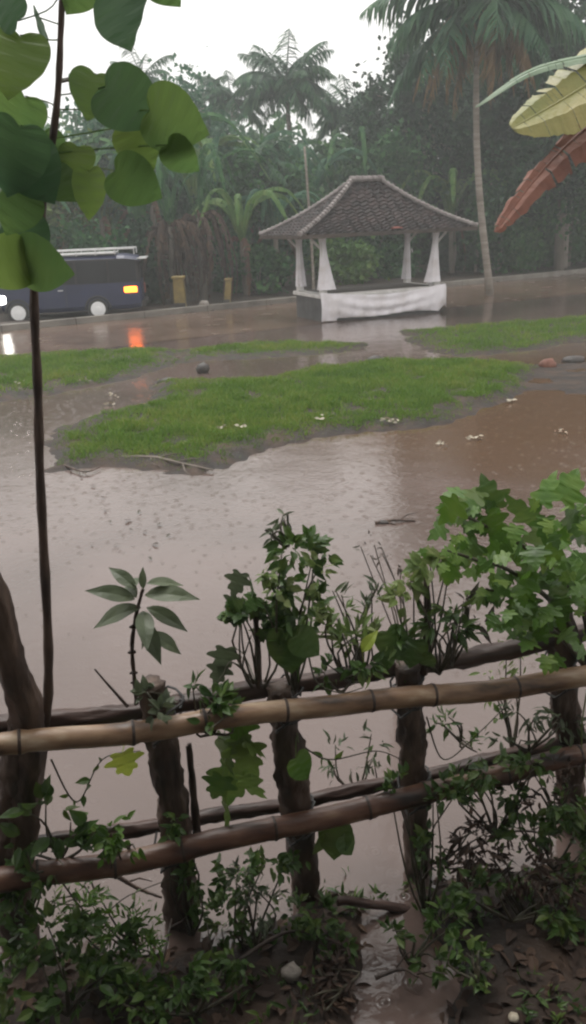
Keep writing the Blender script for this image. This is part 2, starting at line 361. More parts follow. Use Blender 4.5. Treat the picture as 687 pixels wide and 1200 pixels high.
# ------------------------------------------------------------------ banana leaf along a 3D curve
def spline(pts, n):
    pts = np.asarray(pts, float)
    t = np.linspace(0, len(pts)-1, n); out = []
    for u in t:
        i = min(int(u), len(pts)-2); f = u-i
        p0 = pts[max(i-1, 0)]; p1 = pts[i]; p2 = pts[i+1]; p3 = pts[min(i+2, len(pts)-1)]
        out.append(.5*((2*p1)+(-p0+p2)*f+(2*p0-5*p1+4*p2-p3)*f*f+(-p0+3*p1-3*p2+p3)*f**3))
    return np.array(out)
def blade_leaf(mb, pts, width, nrm, n=26, tear=.4, sag=.3, thick=.02, stalk=.1, wtip=.1):
    c = spline(pts, n); t = unit(np.gradient(c, axis=0)); nrm = np.array(nrm, float)
    mb.tube(c, np.linspace(thick, thick*.25, n), 5, cap=True)
    us = np.linspace(0, 1, n)
    wv = np.where(us < stalk, 0, np.sin(np.clip((us-stalk)/(1-stalk), 0, 1)**.6*math.pi)**.55)*width/2
    wv = np.maximum(wv, 0.0)*(1+rng.uniform(-.16, .1, n)*min(1, tear*2))
    for side in (1, -1):
        ang = 0; gap = 0
        for i in range(n-1):
            if wv[i] <= 0 and wv[i+1] <= 0: continue
            if random.random() < tear: ang = .5*ang+random.uniform(-.15, 1)*sag*1.1; gap = random.uniform(.05, .3)
            else: gap = 0
            a, b = c[i]+(c[i+1]-c[i])*gap, c[i+1]
            vs = []
            for (q, w, tt) in ((a, wv[i], t[i]), (b, wv[i+1], t[i+1])):
                z = unit(nrm-tt*np.dot(nrm, tt)); y = np.cross(z, tt)*side
                vs += [q, q+y*w*.5*math.cos(ang*.5)+z*w*.12-np.array([0, 0, w*.5*math.sin(ang*.5)]), q+y*w*math.cos(ang)-np.array([0, 0, w*(math.sin(ang)+sag*.3)])]
            mb.add(vs, [(0, 3, 4, 1), (1, 4, 5, 2)])
def banana(label, px, Y, h, nl, mats, spread=1.0, group='banana plants across the road', dead=0, w=.4):
    g = gx(px, Y); g[2] = .1
    root = thing('banana_plant', label, 'banana plant', g, group)
    tb = MB(); top = g+np.array([random.uniform(-.15, .15), 0, h*.55])
    tb.tube([g-np.array([0, 0, .3]), g+(top-g)*.5, top], [.13, .11, .07], 9); tb.build('pseudostem', M['bark_far'], root, smooth=True)
    for k in range(nl+dead):
        a = k*2.4+random.uniform(-.3, .3); d = np.array([math.cos(a), math.sin(a)*.8, 0])*spread
        L = h*random.uniform(.5, .75); mb = MB()
        if k < nl: pts = [top-np.array([0, 0, .2]), top+d*L*.25+np.array([0, 0, L*.55]), top+d*L*.65+np.array([0, 0, L*.65]), top+d*L*1.0+np.array([0, 0, L*.2])]
        else:
            q = random.uniform(.5, 1.15); e = random.uniform(.5, 1.5); t0 = top-np.array([0, 0, random.uniform(0, .5)]); pts = [t0, t0+d*L*.2*e+np.array([0, 0, .15]), t0+d*L*.33*e-np.array([0, 0, L*.45*q]), t0+d*L*.27*e-np.array([0, 0, L*.9*q])]
        blade_leaf(mb, pts, w*random.uniform(.7, 1.2), (0, 0, 1) if k < nl else (d[0], d[1], .3), 22, .55 if k < nl else .9, .5 if k < nl else .9)
        o = mb.build('leaf', M[mats[0] if k < nl else mats[1]], root)
        if k >= nl: o['label'] = 'withered brown hanging leaf'
    return root

# ================================================================== SETTING
def poly(pts): return np.array([G(*p)[:2] for p in pts])
GR1 = poly([(-150, 425), (0, 418), (90, 412), (205, 409), (212, 425), (165, 438), (130, 450), (60, 462), (0, 470), (-150, 490)])
GR1b = poly([(205, 412), (300, 400), (430, 402), (425, 411), (300, 420), (215, 424)])
GR2 = poly([(62, 505), (110, 492), (190, 472), (185, 448), (300, 446), (380, 432), (450, 424), (540, 424), (615, 428), (625, 440), (595, 465), (545, 485), (490, 499), (400, 508), (320, 520), (270, 538), (235, 552), (140, 548), (75, 548)])
GR3 = poly([(470, 388), (560, 380), (700, 370), (900, 350), (900, 372), (700, 398), (610, 412), (540, 420), (490, 408)])
GR4 = poly([(185, 425), (220, 425), (210, 470), (180, 474)])
GR4 = GR4*1.0
def sdist(pg, x, y):
    """signed distance, + inside; x,y arrays"""
    n = len(pg); d = np.full(x.shape, 1e9); ins = np.zeros(x.shape, bool)
    for i in range(n):
        a = pg[i]; b = pg[(i+1) % n]; ab = b-a
        t = np.clip(((x-a[0])*ab[0]+(y-a[1])*ab[1])/(ab@ab), 0, 1)
        d = np.minimum(d, np.hypot(x-a[0]-t*ab[0], y-a[1]-t*ab[1]))
        c = ((a[1] > y) != (b[1] > y)) & (x < (b[0]-a[0])*(y-a[1])/(b[1]-a[1]+1e-12)+a[0])
        ins ^= c
    return np.where(ins, d, -d)
def nz(x, y, s, seed=0.0):
    return np.array([noise.noise(Vector((float(a)*s+seed, float(b)*s-seed, seed*.37))) for a, b in zip(x.ravel(), y.ravel())]).reshape(x.shape)
K0 = G(170, 372)[:2]; K1 = G(687, 320)[:2]; KD = (K1-K0)/np.linalg.norm(K1-K0); KN = np.array([-KD[1], KD[0]])   # far kerb line
if KN[1] < 0: KN = -KN
def sst(a, lo, hi): t = np.clip((a-lo)/(hi-lo), 0, 1); return t*t*(3-2*t)
PUD = G(465, 1130)[:2]; PUD2 = G(620, 960)[:2]
def terrain(x, y, fine=None):
    n1 = nz(x, y, 1.4, 3.1); n2 = nz(x, y, 5.0, 7.7)
    h = np.full(x.shape, -.06)+.02*n1
    e = .18*n1+.12*n2
    for pg, hh in ((GR1, .05), (GR1b, .04), (GR2, .075), (GR3, .035)):
        s = sdist(pg, x, y)+e
        h = np.maximum(h, -.05+(hh+.05)*sst(s, -.45, .35)+.012*n2)
    # shallow mud showing on the right
    q = G(660, 440)[:2]; s = 1-np.hypot((x-q[0])/2.6, (y-q[1])/2.6)
    h = np.maximum(h, -.05+.06*sst(s+.5*n1, 0, .8)+.012*n2)
    # near bank below the fence
    edge = 2.66+.12*n1+.15*np.clip(x, -1, 1.5)
    b = sst(edge-y, -.15, .35)
    pd = np.exp(-(((x-PUD[0])/.16)**2+((y-PUD[1])/.42)**2))+np.exp(-(((x-PUD2[0])/.16)**2+((y-PUD2[1])/.1)**2))
    hb = -.05+b*.105+.05*n2*b+.045*n1*b-.15*pd*b
    h = np.where(y < 3.3, np.maximum(np.where(y < 3.3, hb, h), -.06), h)
    # verge beyond the kerb
    k = (x-K0[0])*KN[0]+(y-K0[1])*KN[1]
    h = np.where(k > .15, .1+.03*n1, h)
    return h
if True:
    xs = np.concatenate([[-160, -110, -75, -50, -35, -25, -18, -14, -11], np.arange(-9, -1.6, .1), np.arange(-1.6, 2.2, .04), np.arange(2.2, 14, .1), [14.5, 16, 19, 24, 32, 45, 70, 105, 160]])
    ys = np.concatenate([[-60, -30, -12, -5, -1, .5], np.arange(1.4, 3.4, .04), np.arange(3.4, 24, .1), np.arange(24, 45, .35), [48, 55, 65, 80, 110, 160]])
    Xg, Yg = np.meshgrid(xs, ys); Zg = terrain(Xg, Yg)
    nx = len(xs); mb = MB()
    idx = np.arange(len(xs)*len(ys)).reshape(len(ys), nx)
    fs = np.stack([idx[:-1, :-1], idx[:-1, 1:], idx[1:, 1:], idx[1:, :-1]], -1).reshape(-1, 4)
    mb.v.append(np.stack([Xg, Yg, Zg], -1).reshape(-1, 3)); mb.f = fs.tolist(); mb.n = Xg.size
    tag(mb.build('ground', M['ground'], smooth=True), kind='structure')
mb = MB(); mb.add([(-160, -60, 0), (160, -60, 0), (160, 160, 0), (-160, 160, 0)], [(0, 1, 2, 3)])
tag(mb.build('flood_water', M['water']), kind='structure')
# road: runs along the far kerb, a film of brown water on it
RW = 5.3
mb = MB(); a = -60; vs = []; fs = []
for i in range(61):
    s = -60+i*2.5
    for k, o in enumerate((0.0, .6, RW*.5, RW-.5, RW)):
        wob = .0 if k < 3 else .25*math.sin(s*.7)+.15*math.sin(s*1.9)
        p = K0+KD*s-KN*(o+wob); vs.append((p[0], p[1], .004+.0))
    if i: b = (i-1)*5; fs += [(b+k, b+k+1, b+k+6, b+k+5) for k in range(4)]
mb.add(vs, fs); tag(mb.build('road', M['road']), kind='structure')
mb = MB()
for i in range(60):
    s = -50+i*2.0; c = K0+KD*(s+1)+KN*.09; an = math.atan2(KD[1], KD[0])
    mb.box((c[0], c[1], .04), (1.985, .16, .26), _rz(an))
tag(mb.build('kerb', M['kerb'], bevel=.015), kind='structure')

# grass: short tufts on the islands
def grass_on(polys, dens, hmin, hmax, seedn):
    mb = MB()
    for pg, k in polys:
        lo = pg.min(0)-.3; hi = pg.max(0)+.3; lo[0] = max(lo[0], -13); hi[0] = min(hi[0], 16)
        n = int((hi-lo).prod()*dens*k); x = rng.uniform(lo[0], hi[0], n); y = rng.uniform(lo[1], hi[1], n)
        e = nz(x, y, 1.4, 3.1)*.18+nz(x, y, 5, 7.7)*.12; s = sdist(pg, x, y)+e
        pat = nz(x, y, .9, seedn)
        keep = (s > -.04) & (rng.random(n) < np.clip(s*1.7+.2, 0, 1)) & (rng.random(n) < np.clip(1.15+pat*1.5+nz(x, y, 3.3, 2.2)*1.0, .15, 1))
        x, y, s = x[keep], y[keep], s[keep]; z = terrain(x, y)-.005; n = len(x)
        for _ in range(3):
            d = rdir(n, 1.6); d[:, 2] = np.abs(d[:, 2])+.3
            hh = rng.uniform(hmin, hmax, n)*np.clip(.5+s, .5, 1.15)*(1+.9*nz(x, y, 2.7, 8.1))
            pos = np.stack([x+rng.normal(size=n)*.015, y+rng.normal(size=n)*.015, z], 1)
            scatter(mb, T['blade'], pos, d, rdir(n), hh, np.full(n, .16))
    return mb
tag(grass_on([(GR2, 1), (GR1, .45), (GR1b, .4), (GR3, .28)], 1500, .035, .085, 5.5).build('grass', M['grass']), 'short wet green grass on the low islands in the flood', kind='stuff')

# haze
mb = MB(); mb.box((0, 50, 12.0), (330, 230, 26.6))
hz = mb.build('haze', M['stone']); tag(hz, 'pale rain haze filling the air', kind='stuff')
hm = bpy.data.materials.new('rain_haze'); hm.use_nodes = True; nt = hm.node_tree; nt.nodes.clear()
out = nt.nodes.new('ShaderNodeOutputMaterial'); pv = nt.nodes.new('ShaderNodeVolumePrincipled')
pv.inputs['Color'].default_value = (.9, .95, .95, 1); pv.inputs['Density'].default_value = .0033; pv.inputs['Anisotropy'].default_value = .3
nt.links.new(pv.outputs[0], out.inputs['Volume']); hz.data.materials[0] = hm

# distant forest mass
mb = MB()
for px, Y, top, w in ((-60, 50, 150, 160), (40, 52, 160, 150), (120, 50, 140, 130), (200, 54, 135, 140), (280, 52, 120, 130), (350, 56, 150, 120), (420, 52, 150, 120), (500, 54, 110, 150), (600, 50, 40, 200), (720, 50, 30, 220), (820, 48, 60, 200), (-160, 48, 130, 200), (150, 44, 190, 220), (330, 44, 190, 240), (520, 46, 150, 220), (0, 42, 200, 220)):
    g = gx(px, Y); zt = P(px, top, Y)[2]; n = 2600; r = w/1000*Y/2*1.1
    pts, _ = clump_points((g[0], g[1], zt/2), (r, 2.5, zt/2), n, 26, .4); pts[:, 2] = np.maximum(pts[:, 2], .1)
    scatter(mb, T['far'], pts, rdir(n, -.2), rdir(n, .9), rng.uniform(.3, .7, n))
tag(mb.build('distant_forest', M['f_a']), 'dense hazy rainforest closing the view behind the palms', kind='stuff')

# ================================================================== BACKGROUND TREES
TR = [
 ('broadleaf_tree', 'olive-green rounded tree above the blue minibus at far left', 55, 31, 150, 170, 'f_o', .12, .2),
 ('broadleaf_tree', 'blue-green tree behind the heart-shaped leaves, right of the olive tree', 165, 36, 112, 150, 'f_c', .2, .24),
 ('broadleaf_tree', 'bright hazy tree with spiky top left of the central palm', 258, 38, 112, 120, 'f_c', .15, .24),
 ('broadleaf_tree', 'grey-green tree at the left edge of the view, behind the olive tree', -10, 38, 140, 160, 'f_a', .15, .26),
 ('broadleaf_tree', 'small bushy tree directly under the central palm', 318, 34, 165, 110, 'f_a', .1, .22),
 ('broadleaf_tree', 'low green tree showing above the pavilion roof ridge', 448, 37, 160, 110, 'f_a', .1, .24),
 ('broadleaf_tree', 'tall dark tree with ragged crown left of the pale palm trunk', 495, 38, 55, 130, 'f_b', .2, .26),
 ('broadleaf_tree', 'massive dark tree filling the top right corner', 655, 35, -25, 200, 'f_b', .3, .26),
 ('broadleaf_tree', 'dark leafy tree between the two tall ones, behind the tan hanging fronds', 575, 42, 15, 150, 'f_b', .25, .3),
 ('broadleaf_tree', 'mid-height dark tree behind the rust-coloured banana leaf', 665, 37, 150, 150, 'f_a', .1, .24),
 ('broadleaf_tree', 'green tree right of the pavilion roof, around the pale palm trunk', 585, 36, 190, 110, 'f_a', .1, .22),
]
for nm, lb, px, Y, top, w, mt, bf, lf in TR:
    big = w*(350-top) > 40000
    crown_tree(nm, lb, 'tree', px, Y, top, w, M[mt], n=int(8000 if not big else 17000), leaf=lf, base_frac=bf, nclump=30 if not big else 46, spread=.36)
BS = [
 ('leafy green shrub behind the front of the minibus roof', 10, 28, 262, 90, 'f_a'),
 ('shrub with small leaves behind the middle of the minibus', 95, 28, 255, 100, 'f_a'),
 ('dark shrub behind the rear of the minibus', 160, 28, 272, 70, 'f_b'),
 ('low glossy shrub left of the pavilion beside the kerb', 305, 30, 292, 70, 'f_a'),
 ('bright green shrub seen between the pavilion posts, left part', 405, 33, 288, 70, 'f_y'),
 ('fresh green shrub seen between the pavilion posts, right part', 455, 35, 292, 60, 'f_a'),
 ('dark undergrowth shrub just right of the pavilion', 540, 37, 275, 80, 'f_b'),
 ('green roadside shrub right of the pale palm trunk', 615, 38, 255, 90, 'f_a'),
 ('roadside shrub at the right edge of the view', 685, 40, 240, 100, 'f_a'),
 ('tall shrub between the dead banana clump and the pavilion', 275, 31, 200, 70, 'f_a'),
 ('tall pale-leaved shrub left of the leaning bamboo pole', 335, 33, 215, 60, 'f_c'),
]
for lb, px, Y, top, w, mt in BS:
    crown_tree('shrub', lb, 'shrub', px, Y, top, w, M[mt], group='shrubs along the far kerb', n=2600, leaf=.17, base_frac=0.0, trunk=False, t='farw', nclump=18, depth=.7)
palm('coconut palm with round hazy crown rising above the middle of the tree line', 335, 41, 100, 2.6, 30)
palm('dark upright palm between the central palm and the tall trees', 408, 44, 132, 2.3, 24, kids=4, spin=1)
palm('bushy palm crown at the tree tops between sapling leaves and central palm', 272, 43, 118, 2.0, 20, spin=2.5)
palm('narrow palm crown standing behind the pavilion ridge', 440, 43, 150, 1.9, 18, spin=1.2)
palm('drooping palm crown half way up the dark trees left of the pale trunk', 505, 41, 110, 2.2, 20, spin=.8)
palm('small palm top poking out behind the heart-shaped leaves', 166, 46, 92, 1.9, 18, spin=2)
palm('thin distant palm with narrow crown left of the central palm', 236, 47, 112, 1.6, 14, spin=.5)
palm('tall pale-trunked palm with tan dead fronds hanging, right of the pavilion', 575, 30, 14, 3.5, 26, lean=-14, dead=14, tr=.105, basepy=346, spin=.3)
palm('palm half hidden among dark trees above the yellow-green banana leaf', 660, 36, 55, 3.0, 22, spin=1.7)
palm('short palm crown behind the right slope of the pavilion roof', 505, 40, 150, 2.4, 18, spin=.9)
palm('low palm with arching fronds left of the pavilion', 300, 33, 205, 2.0, 18, spin=.2)

banana('clump of dead brown banana leaves hanging beside the yellow post', 205, 28, 4.3, 5, ('f_a', 'dryk'), dead=22, w=.26)
banana('dead brown banana plant, right one of the withered pair', 240, 28.5, 4.6, 5, ('f_a', 'dryk'), dead=20, w=.26)
banana('withered banana plant behind the minibus tail, with orange-brown leaves', 175, 30, 4.0, 3, ('f_a', 'dry'), dead=10, w=.5)
banana('green banana plant with pale arching leaves left of the pavilion', 290, 29.5, 3.2, 9, ('f_y', 'dry'), dead=2, w=.35)
banana('green banana plant tucked behind the left corner of the pavilion roof', 325, 31, 3.4, 8, ('f_c', 'dry'), dead=2, w=.35)
banana('banana plant with a light leaf standing right of the pavilion roof', 530, 36, 3.8, 8, ('f_y', 'dry'), dead=2, w=.4)
banana('banana plant with one orange dead stem above the minibus', 88, 32, 5.6, 5, ('f_a', 'orange'), dead=5, w=.4)

for lb, px, Y, h, n_, m_ in (('broad-leaved banana plant rising behind the minibus windscreen', 25, 29, 4.2, 9, 'f_c'), ('bright banana plant behind the sapling stem, over the minibus', 60, 33, 5.2, 9, 'f_y'),
    ('banana plant above the rear of the minibus roof', 128, 31, 4.8, 9, 'f_c'), ('tall banana plant behind the dead clump', 190, 32, 5.6, 9, 'f_a'), ('banana plant with light leaves right above the dead clump', 238, 33, 5.4, 9, 'f_y'),
    ('banana plant half way between the dead clump and the bamboo pole', 285, 34, 5.2, 9, 'f_c'), ('banana plant rising right behind the bamboo pole', 372, 36, 5.0, 9, 'f_c'), ('banana plant showing over the pavilion ridge', 425, 38, 5.4, 9, 'f_a'),
    ('banana plant right of the pale palm trunk', 612, 37, 4.6, 9, 'f_c')):
    banana(lb, px, Y, h, n_, (m_, 'dry'), dead=2, w=.45)
# leaning bamboo pole behind the pavilion, bare trunk at right
mb = MB(); a, b = P(366, 300, 29), P(357, 172, 29); mb.tube(spline([a-[0, 0, 2.2], a, b], 8), np.linspace(.06, .035, 8), 7)
tag(mb.build('bamboo_pole', M['palm_bark'], origin=a, smooth=True), 'bare pale bamboo pole sticking up behind the pavilion roof', 'pole')
for px, top, r, lb in ((556, 262, .07, 'thin bare grey tree trunk left of the pale palm trunk'), (530, 270, .05, 'thinnest bare trunk close to the right pavilion post')):
    g = gx(px, 36); mb = MB(); t_ = P(px+3, top, 36); mb.tube(spline([g-[0, 0, .2], (g+t_)/2+[.08, 0, 0], t_, t_+[.1, 0, 1.2]], 9), np.linspace(r, r*.5, 9), 7)
    tag(mb.build('bare_tree', M['bark_far'], origin=g, smooth=True), lb, 'tree', 'trees across the road')

# roadside yellow posts + stone
def marker(label, px, py, w, h, lean=0):
    g = G(px, py, .1); root = thing('marker_post', label, 'post', g, 'yellow posts on the far verge')
    mb = MB(); vs = []; n = 6
    for k in range(n+1):
        z = h*k/n; s = w*(1-.12*k/n)
        for sx, sy in ((-1, -1), (1, -1), (1, 1), (-1, 1)): vs.append((g[0]+sx*s/2+lean*z, g[1]+sy*s/2, g[2]-.1+z))
    fs = [(k*4+i, k*4+(i+1) % 4, k*4+4+(i+1) % 4, k*4+4+i) for k in range(n) for i in range(4)]+[tuple(n*4+i for i in range(4))]
    mb.add(vs, fs); mb.build('shaft', M['yellow'], root, bevel=.012)
    mb = MB(); mb.box((g[0]+lean*h, g[1], g[2]-.1+h+.035), (w*1.12, w*1.12, .07)); mb.build('cap', M['yellow'], root, bevel=.015)
    mb = MB(); mb.box((g[0], g[1]-w*.5-.005+0, g[2]+.09), (w*.99, .012, .14)); mb.build('band', M['stone_d'], root)
marker('wider yellow-painted concrete post beside the dead banana clump', 212, 361, .34, .95)
marker('narrower leaning yellow post, left of the pavilion', 266, 357, .2, .8, .12)
def rock(name, label, cat, g, s, mat, group=None, seed=0, origin=True):
    mb = MB(); n = 10; m_ = 7; vs = []
    for j in range(m_+1):
        th = math.pi*j/m_
        for i in range(n):
            ph = 2*math.pi*i/n; d = np.array([math.sin(th)*math.cos(ph), math.sin(th)*math.sin(ph), math.cos(th)])
            r = 1+.35*noise.noise(Vector(d*1.7)+Vector((seed, seed*2, 0))); vs.append(np.array(g)+d*r*np.array(s))
    fs = [(j*n+i, j*n+n+i, j*n+n+(i+1) % n, j*n+(i+1) % n) for j in range(m_) for i in range(n)]
    mb.add(vs, fs); return tag(mb.build(name, mat, origin=g, smooth=True), label, cat, group)
rock('stone', 'small pale stone on the far verge between the yellow posts', 'stone', G(240, 360, .1)+[0, 0, .08], (.16, .12, .12), M['stone'], seed=3)
rock('stone', 'dark upright lump on the mud channel left of the pavilion', 'stone', G(238, 437)+[0, 0, .06], (.12, .1, .12), M['stone_d'], seed=5)
rock('stone', 'flat dark lump in the shallow water left of the grass island', 'stone', G(197, 450)+[0, 0, .03], (.18, .12, .08), M['stone_d'], seed=9)
rock('stone', 'dark rounded clod at the upper edge of the grass island', 'stone', G(440, 424)+[0, 0, .04], (.17, .12, .07), M['stone_d'], seed=12)
rock('stone', 'brown clod on the mud flat at the right end of the island', 'stone', G(642, 430)+[0, 0, .03], (.15, .1, .11), M['ban_r'], seed=14)
rock('stone', 'dark clod beside the brown one on the right mud flat', 'stone', G(672, 424)+[0, 0, .02], (.2, .12, .08), M['stone_d'], seed=17)
rock('stone', 'rounded grey stone in the litter at the foot of the fence', 'stone', G(341, 1140, .1), (.035, .03, .03), M['stone'], seed=21)
rock('stone', 'pale stone on the dark bank at lower middle right', 'stone', G(602, 1192, .08), (.018, .018, .012), M['petal'], seed=24)

# ================================================================== PAVILION
GZA = R(21); gc = G(377, 378)
ex = np.array([math.cos(GZA), math.sin(GZA), 0]); ey = np.array([-math.sin(GZA), math.cos(GZA), 0])
PW, PD_, PH = 3.45, 1.75, .72
O = gc+ex*PW/2+ey*PD_/2; O[2] = 0
RZ = _rz(GZA)
def gl(x, y, z): return O+ex*x+ey*y+np.array([0, 0, z])
pav = thing('pavilion', 'open wooden roadside pavilion with dark tiled hip roof', 'pavilion', O)
def gbox(name, c, d, mat, par=pav, bevel=.01):
    mb = MB(); mb.box(gl(*c), d, RZ); return mb.build(name, mat, par, bevel=bevel)
gbox('plinth', (0, 0, .27), (PW-.06, PD_-.06, .62), M['plinth'])
gbox('deck', (0, 0, .625), (PW+.06, PD_+.06, .09), M['wood_pale'])
gbox('mat', (.0, 0, .68), (PW-.5, PD_-.4, .02), M['wood_dark'])
ZE = 2.08; RXh, RYh = PW/2+.72, PD_/2+.5; RID = .4; ZR = 3.3
for sx in (-1, 1):
    for sy in (-1, 1):
        mb = MB(); x, y = sx*(PW/2-.12), sy*(PD_/2-.12)
        mb.box(gl(x, y, 1.4), (.09, .09, 1.46), RZ); post = mb.build('post', M['wood_pale'], pav, bevel=.01)
        mb = MB(); mb.box(gl(x, y, .76), (.16, .16, .17), RZ); mb.build('post_base', M['wood_pale'], post, bevel=.01)
        mb = MB(); mb.tube([gl(x, y, 1.72), gl(x+sx*.42, y, 2.13)], .03, 6); mb.build('brace', M['wood_pale'], pav)
for sy in (-1, 1): gbox('beam', (0, sy*(PD_/2-.12), 2.16), (PW+.3, .09, .13), M['wood_dark'])
for sx in (-1, 1): gbox('beam', (sx*(PW/2-.12), 0, 2.165), (.08, PD_+.3, .12), M['wood_dark'])
# roof: four flared faces with real tile waves and courses
roof_mb = MB()
def prof(t): return ZE+(ZR-ZE)*(.62*t+.38*t*t)
def roofpt(fx, u, t, lift=0.0):
    """fx face 0 front 1 right 2 back 3 left ; u -1..1 along eave ; t 0 eave..1 ridge"""
    hx = RXh+(RID-RXh)*t; hy = RYh*(1-t)
    if fx == 0: p = (u*hx, -hy)
    elif fx == 2: p = (-u*hx, hy)
    elif fx == 1: p = (hx, u*hy)
    else: p = (-hx, -u*hy)
    return p[0], p[1], prof(t)+lift
ROWS = 15
for fx in range(4):
    halfw = RXh if fx % 2 == 0 else RYh; cols = int(halfw*2/.25)
    nu = cols*6; tl = []
    for r_ in range(ROWS): tl += [(r_/ROWS, .035), (r_/ROWS+.5/ROWS, .018), ((r_+.999)/ROWS, .0)]
    vs = []
    for (t, st) in tl:
        w_t = (RXh+(RID-RXh)*t)/RXh if fx % 2 == 0 else (1-t)
        for i in range(nu+1):
            u = -1+2*i/nu
            ph = (u*halfw*w_t)/.25*2*math.pi
            s = .024*math.cos(ph)+.006*math.sin(ph*2.3+int(t*ROWS)*3.1)
            vs.append(gl(*roofpt(fx, u, t, st+s*.9)))
    fs = [(j*(nu+1)+i, j*(nu+1)+i+1, (j+1)*(nu+1)+i+1, (j+1)*(nu+1)+i) for j in range(len(tl)-1) for i in range(nu)]
    roof_mb.add(vs, fs)
    # soffit
    vs = []
    for t in np.linspace(0, 1, 8):
        for u in (-1, 1): vs.append(gl(*roofpt(fx, u*.985, t, -.05)))
    roof_mb.add(vs, [(2*j, 2*j+1, 2*j+3, 2*j+2) for j in range(7)])
roof = roof_mb.build('roof', M['tile'], pav)
for i, (u, fx) in enumerate(((-1, 0), (1, 0), (-1, 2), (1, 2))):
    mb = MB()
    for k in range(22):
        t0 = k/22; t1 = (k+1.12)/22
        a = gl(*roofpt(fx, u, t0, .055)); b = gl(*roofpt(fx, u, min(t1, 1), .04)); mb.tube([a, b], [.068, .05], 7)
    mb.build('hip_cap', M['tile_pale'], roof, smooth=False)
mb = MB()
for k in range(6):
    mb.tube([gl(-RID-.05+k*.155, 0, ZR+.06), gl(-RID-.05+k*.155+.17, 0, ZR+.05)], [.085, .07], 8)
mb.build('ridge_cap', M['tile_pale'], roof)
mb = MB(); vs = [gl(*roofpt(0, u, t, .075)) for t in (.0, .055) for u in (.03, .1)]; mb.add(vs, [(0, 1, 3, 2)]); 
mb.box((vs[0]+vs[3])/2-[0, 0, .01], (.26, .1, .03), RZ); o = mb.build('patch_tile', M['tile_red'], roof); o['label'] = 'one reddish tile near the front eave'
for fx in range(4):
    mb = MB(); a = np.array(gl(*roofpt(fx, -1, 0, -.02))); b = np.array(gl(*roofpt(fx, 1, 0, -.02))); d = unit(b-a)
    an = math.atan2(d[1], d[0]); mb.box((a+b)/2, (np.linalg.norm(b-a)-.02, .03, .09), _rz(an)); mb.build('fascia', M['wood_dark'], pav)

# cloths on the pavilion
def sheet(f, nu, nv):
    mb = MB(); vs = [f(i/nu, j/nv) for j in range(nv+1) for i in range(nu+1)]
    mb.add(vs, [(j*(nu+1)+i, j*(nu+1)+i+1, (j+1)*(nu+1)+i+1, (j+1)*(nu+1)+i) for j in range(nv) for i in range(nu)]); return mb
def drape(u, v):
    xl = -PW/2-.04; L = PW+.12
    s = u*L; sag = .14*math.sin(math.pi*u)**1.2
    scal = .03*math.sin(u*9+1)
    ztop = .72-sag*1.0+.0; zbot = .03+.05*abs(math.sin(u*math.pi*1.0))+scal
    if u < .12: zbot = .02
    if u > .93: zbot = .03+(u-.93)*2.4
    z = ztop+(zbot-ztop)*v
    out = .06+.05*math.sin(v*3.1)+.022*math.sin(u*60+v*2.5)*(.4+v)+.02*math.sin(v*14-6*math.sin(math.pi*u))*math.sin(math.pi*u)
    return gl(xl+s, -PD_/2-out, z)
o = sheet(drape, 110, 22).build('cloth_drape', M['cloth'], origin=gl(0, -PD_/2, .03), smooth=True); o.modifiers.new('s', 'SOLIDIFY').thickness = .006
tag(o, 'white cloth draped along the front of the pavilion deck', 'cloth')
def drape2(u, v): return gl(PW/2+.07+.02*math.sin(u*22)*v+.03*v, -PD_/2-.06+u*PD_*.55, .72-.6*v*(1-.5*u))
o = sheet(drape2, 30, 10).build('cloth_drape', M['cloth'], origin=gl(PW/2, 0, .03), smooth=True); o.modifiers.new('s', 'SOLIDIFY').thickness = .006
tag(o, 'short end of white cloth wrapped round the right corner of the pavilion deck', 'cloth')
for (sx, sy, lb) in ((-1, -1, 'white curtain tied to the front left pavilion post'), (1, -1, 'white curtain tied to the front right pavilion post'), (-1, 1, 'white curtain tied to the back left pavilion post'), (1, 1, 'white curtain tied to the back right pavilion post')):
    x0, y0 = sx*(PW/2-.12), sy*(PD_/2-.12)
    mb = MB(); n = 26; ns = 28; vs = []
    for j in range(n+1):
        v = j/n; z = 2.08-v*1.3
        r = .075+.03*math.exp(-((v-.0)/.12)**2)+.17*max(0, v-.15)**1.5*(1.15 if sy < 0 else .5)
        cx = x0-sx*.10*v*(1 if sy < 0 else .3)
        for k in range(ns):
            a = 2*math.pi*k/ns; rr = r*(1+.13*math.sin(a*6+sx)+.06*math.sin(a*11+v*4)); vs.append(gl(cx+rr*math.cos(a), y0+rr*math.sin(a)*.7, z))
    mb.add(vs, [(j*ns+k, j*ns+(k+1) % ns, (j+1)*ns+(k+1) % ns, (j+1)*ns+k) for j in range(n) for k in range(ns)])
    tag(mb.build('curtain', M['cloth'], origin=gl(x0, y0, .7), smooth=True), lb, 'curtain', 'curtains on the pavilion posts')

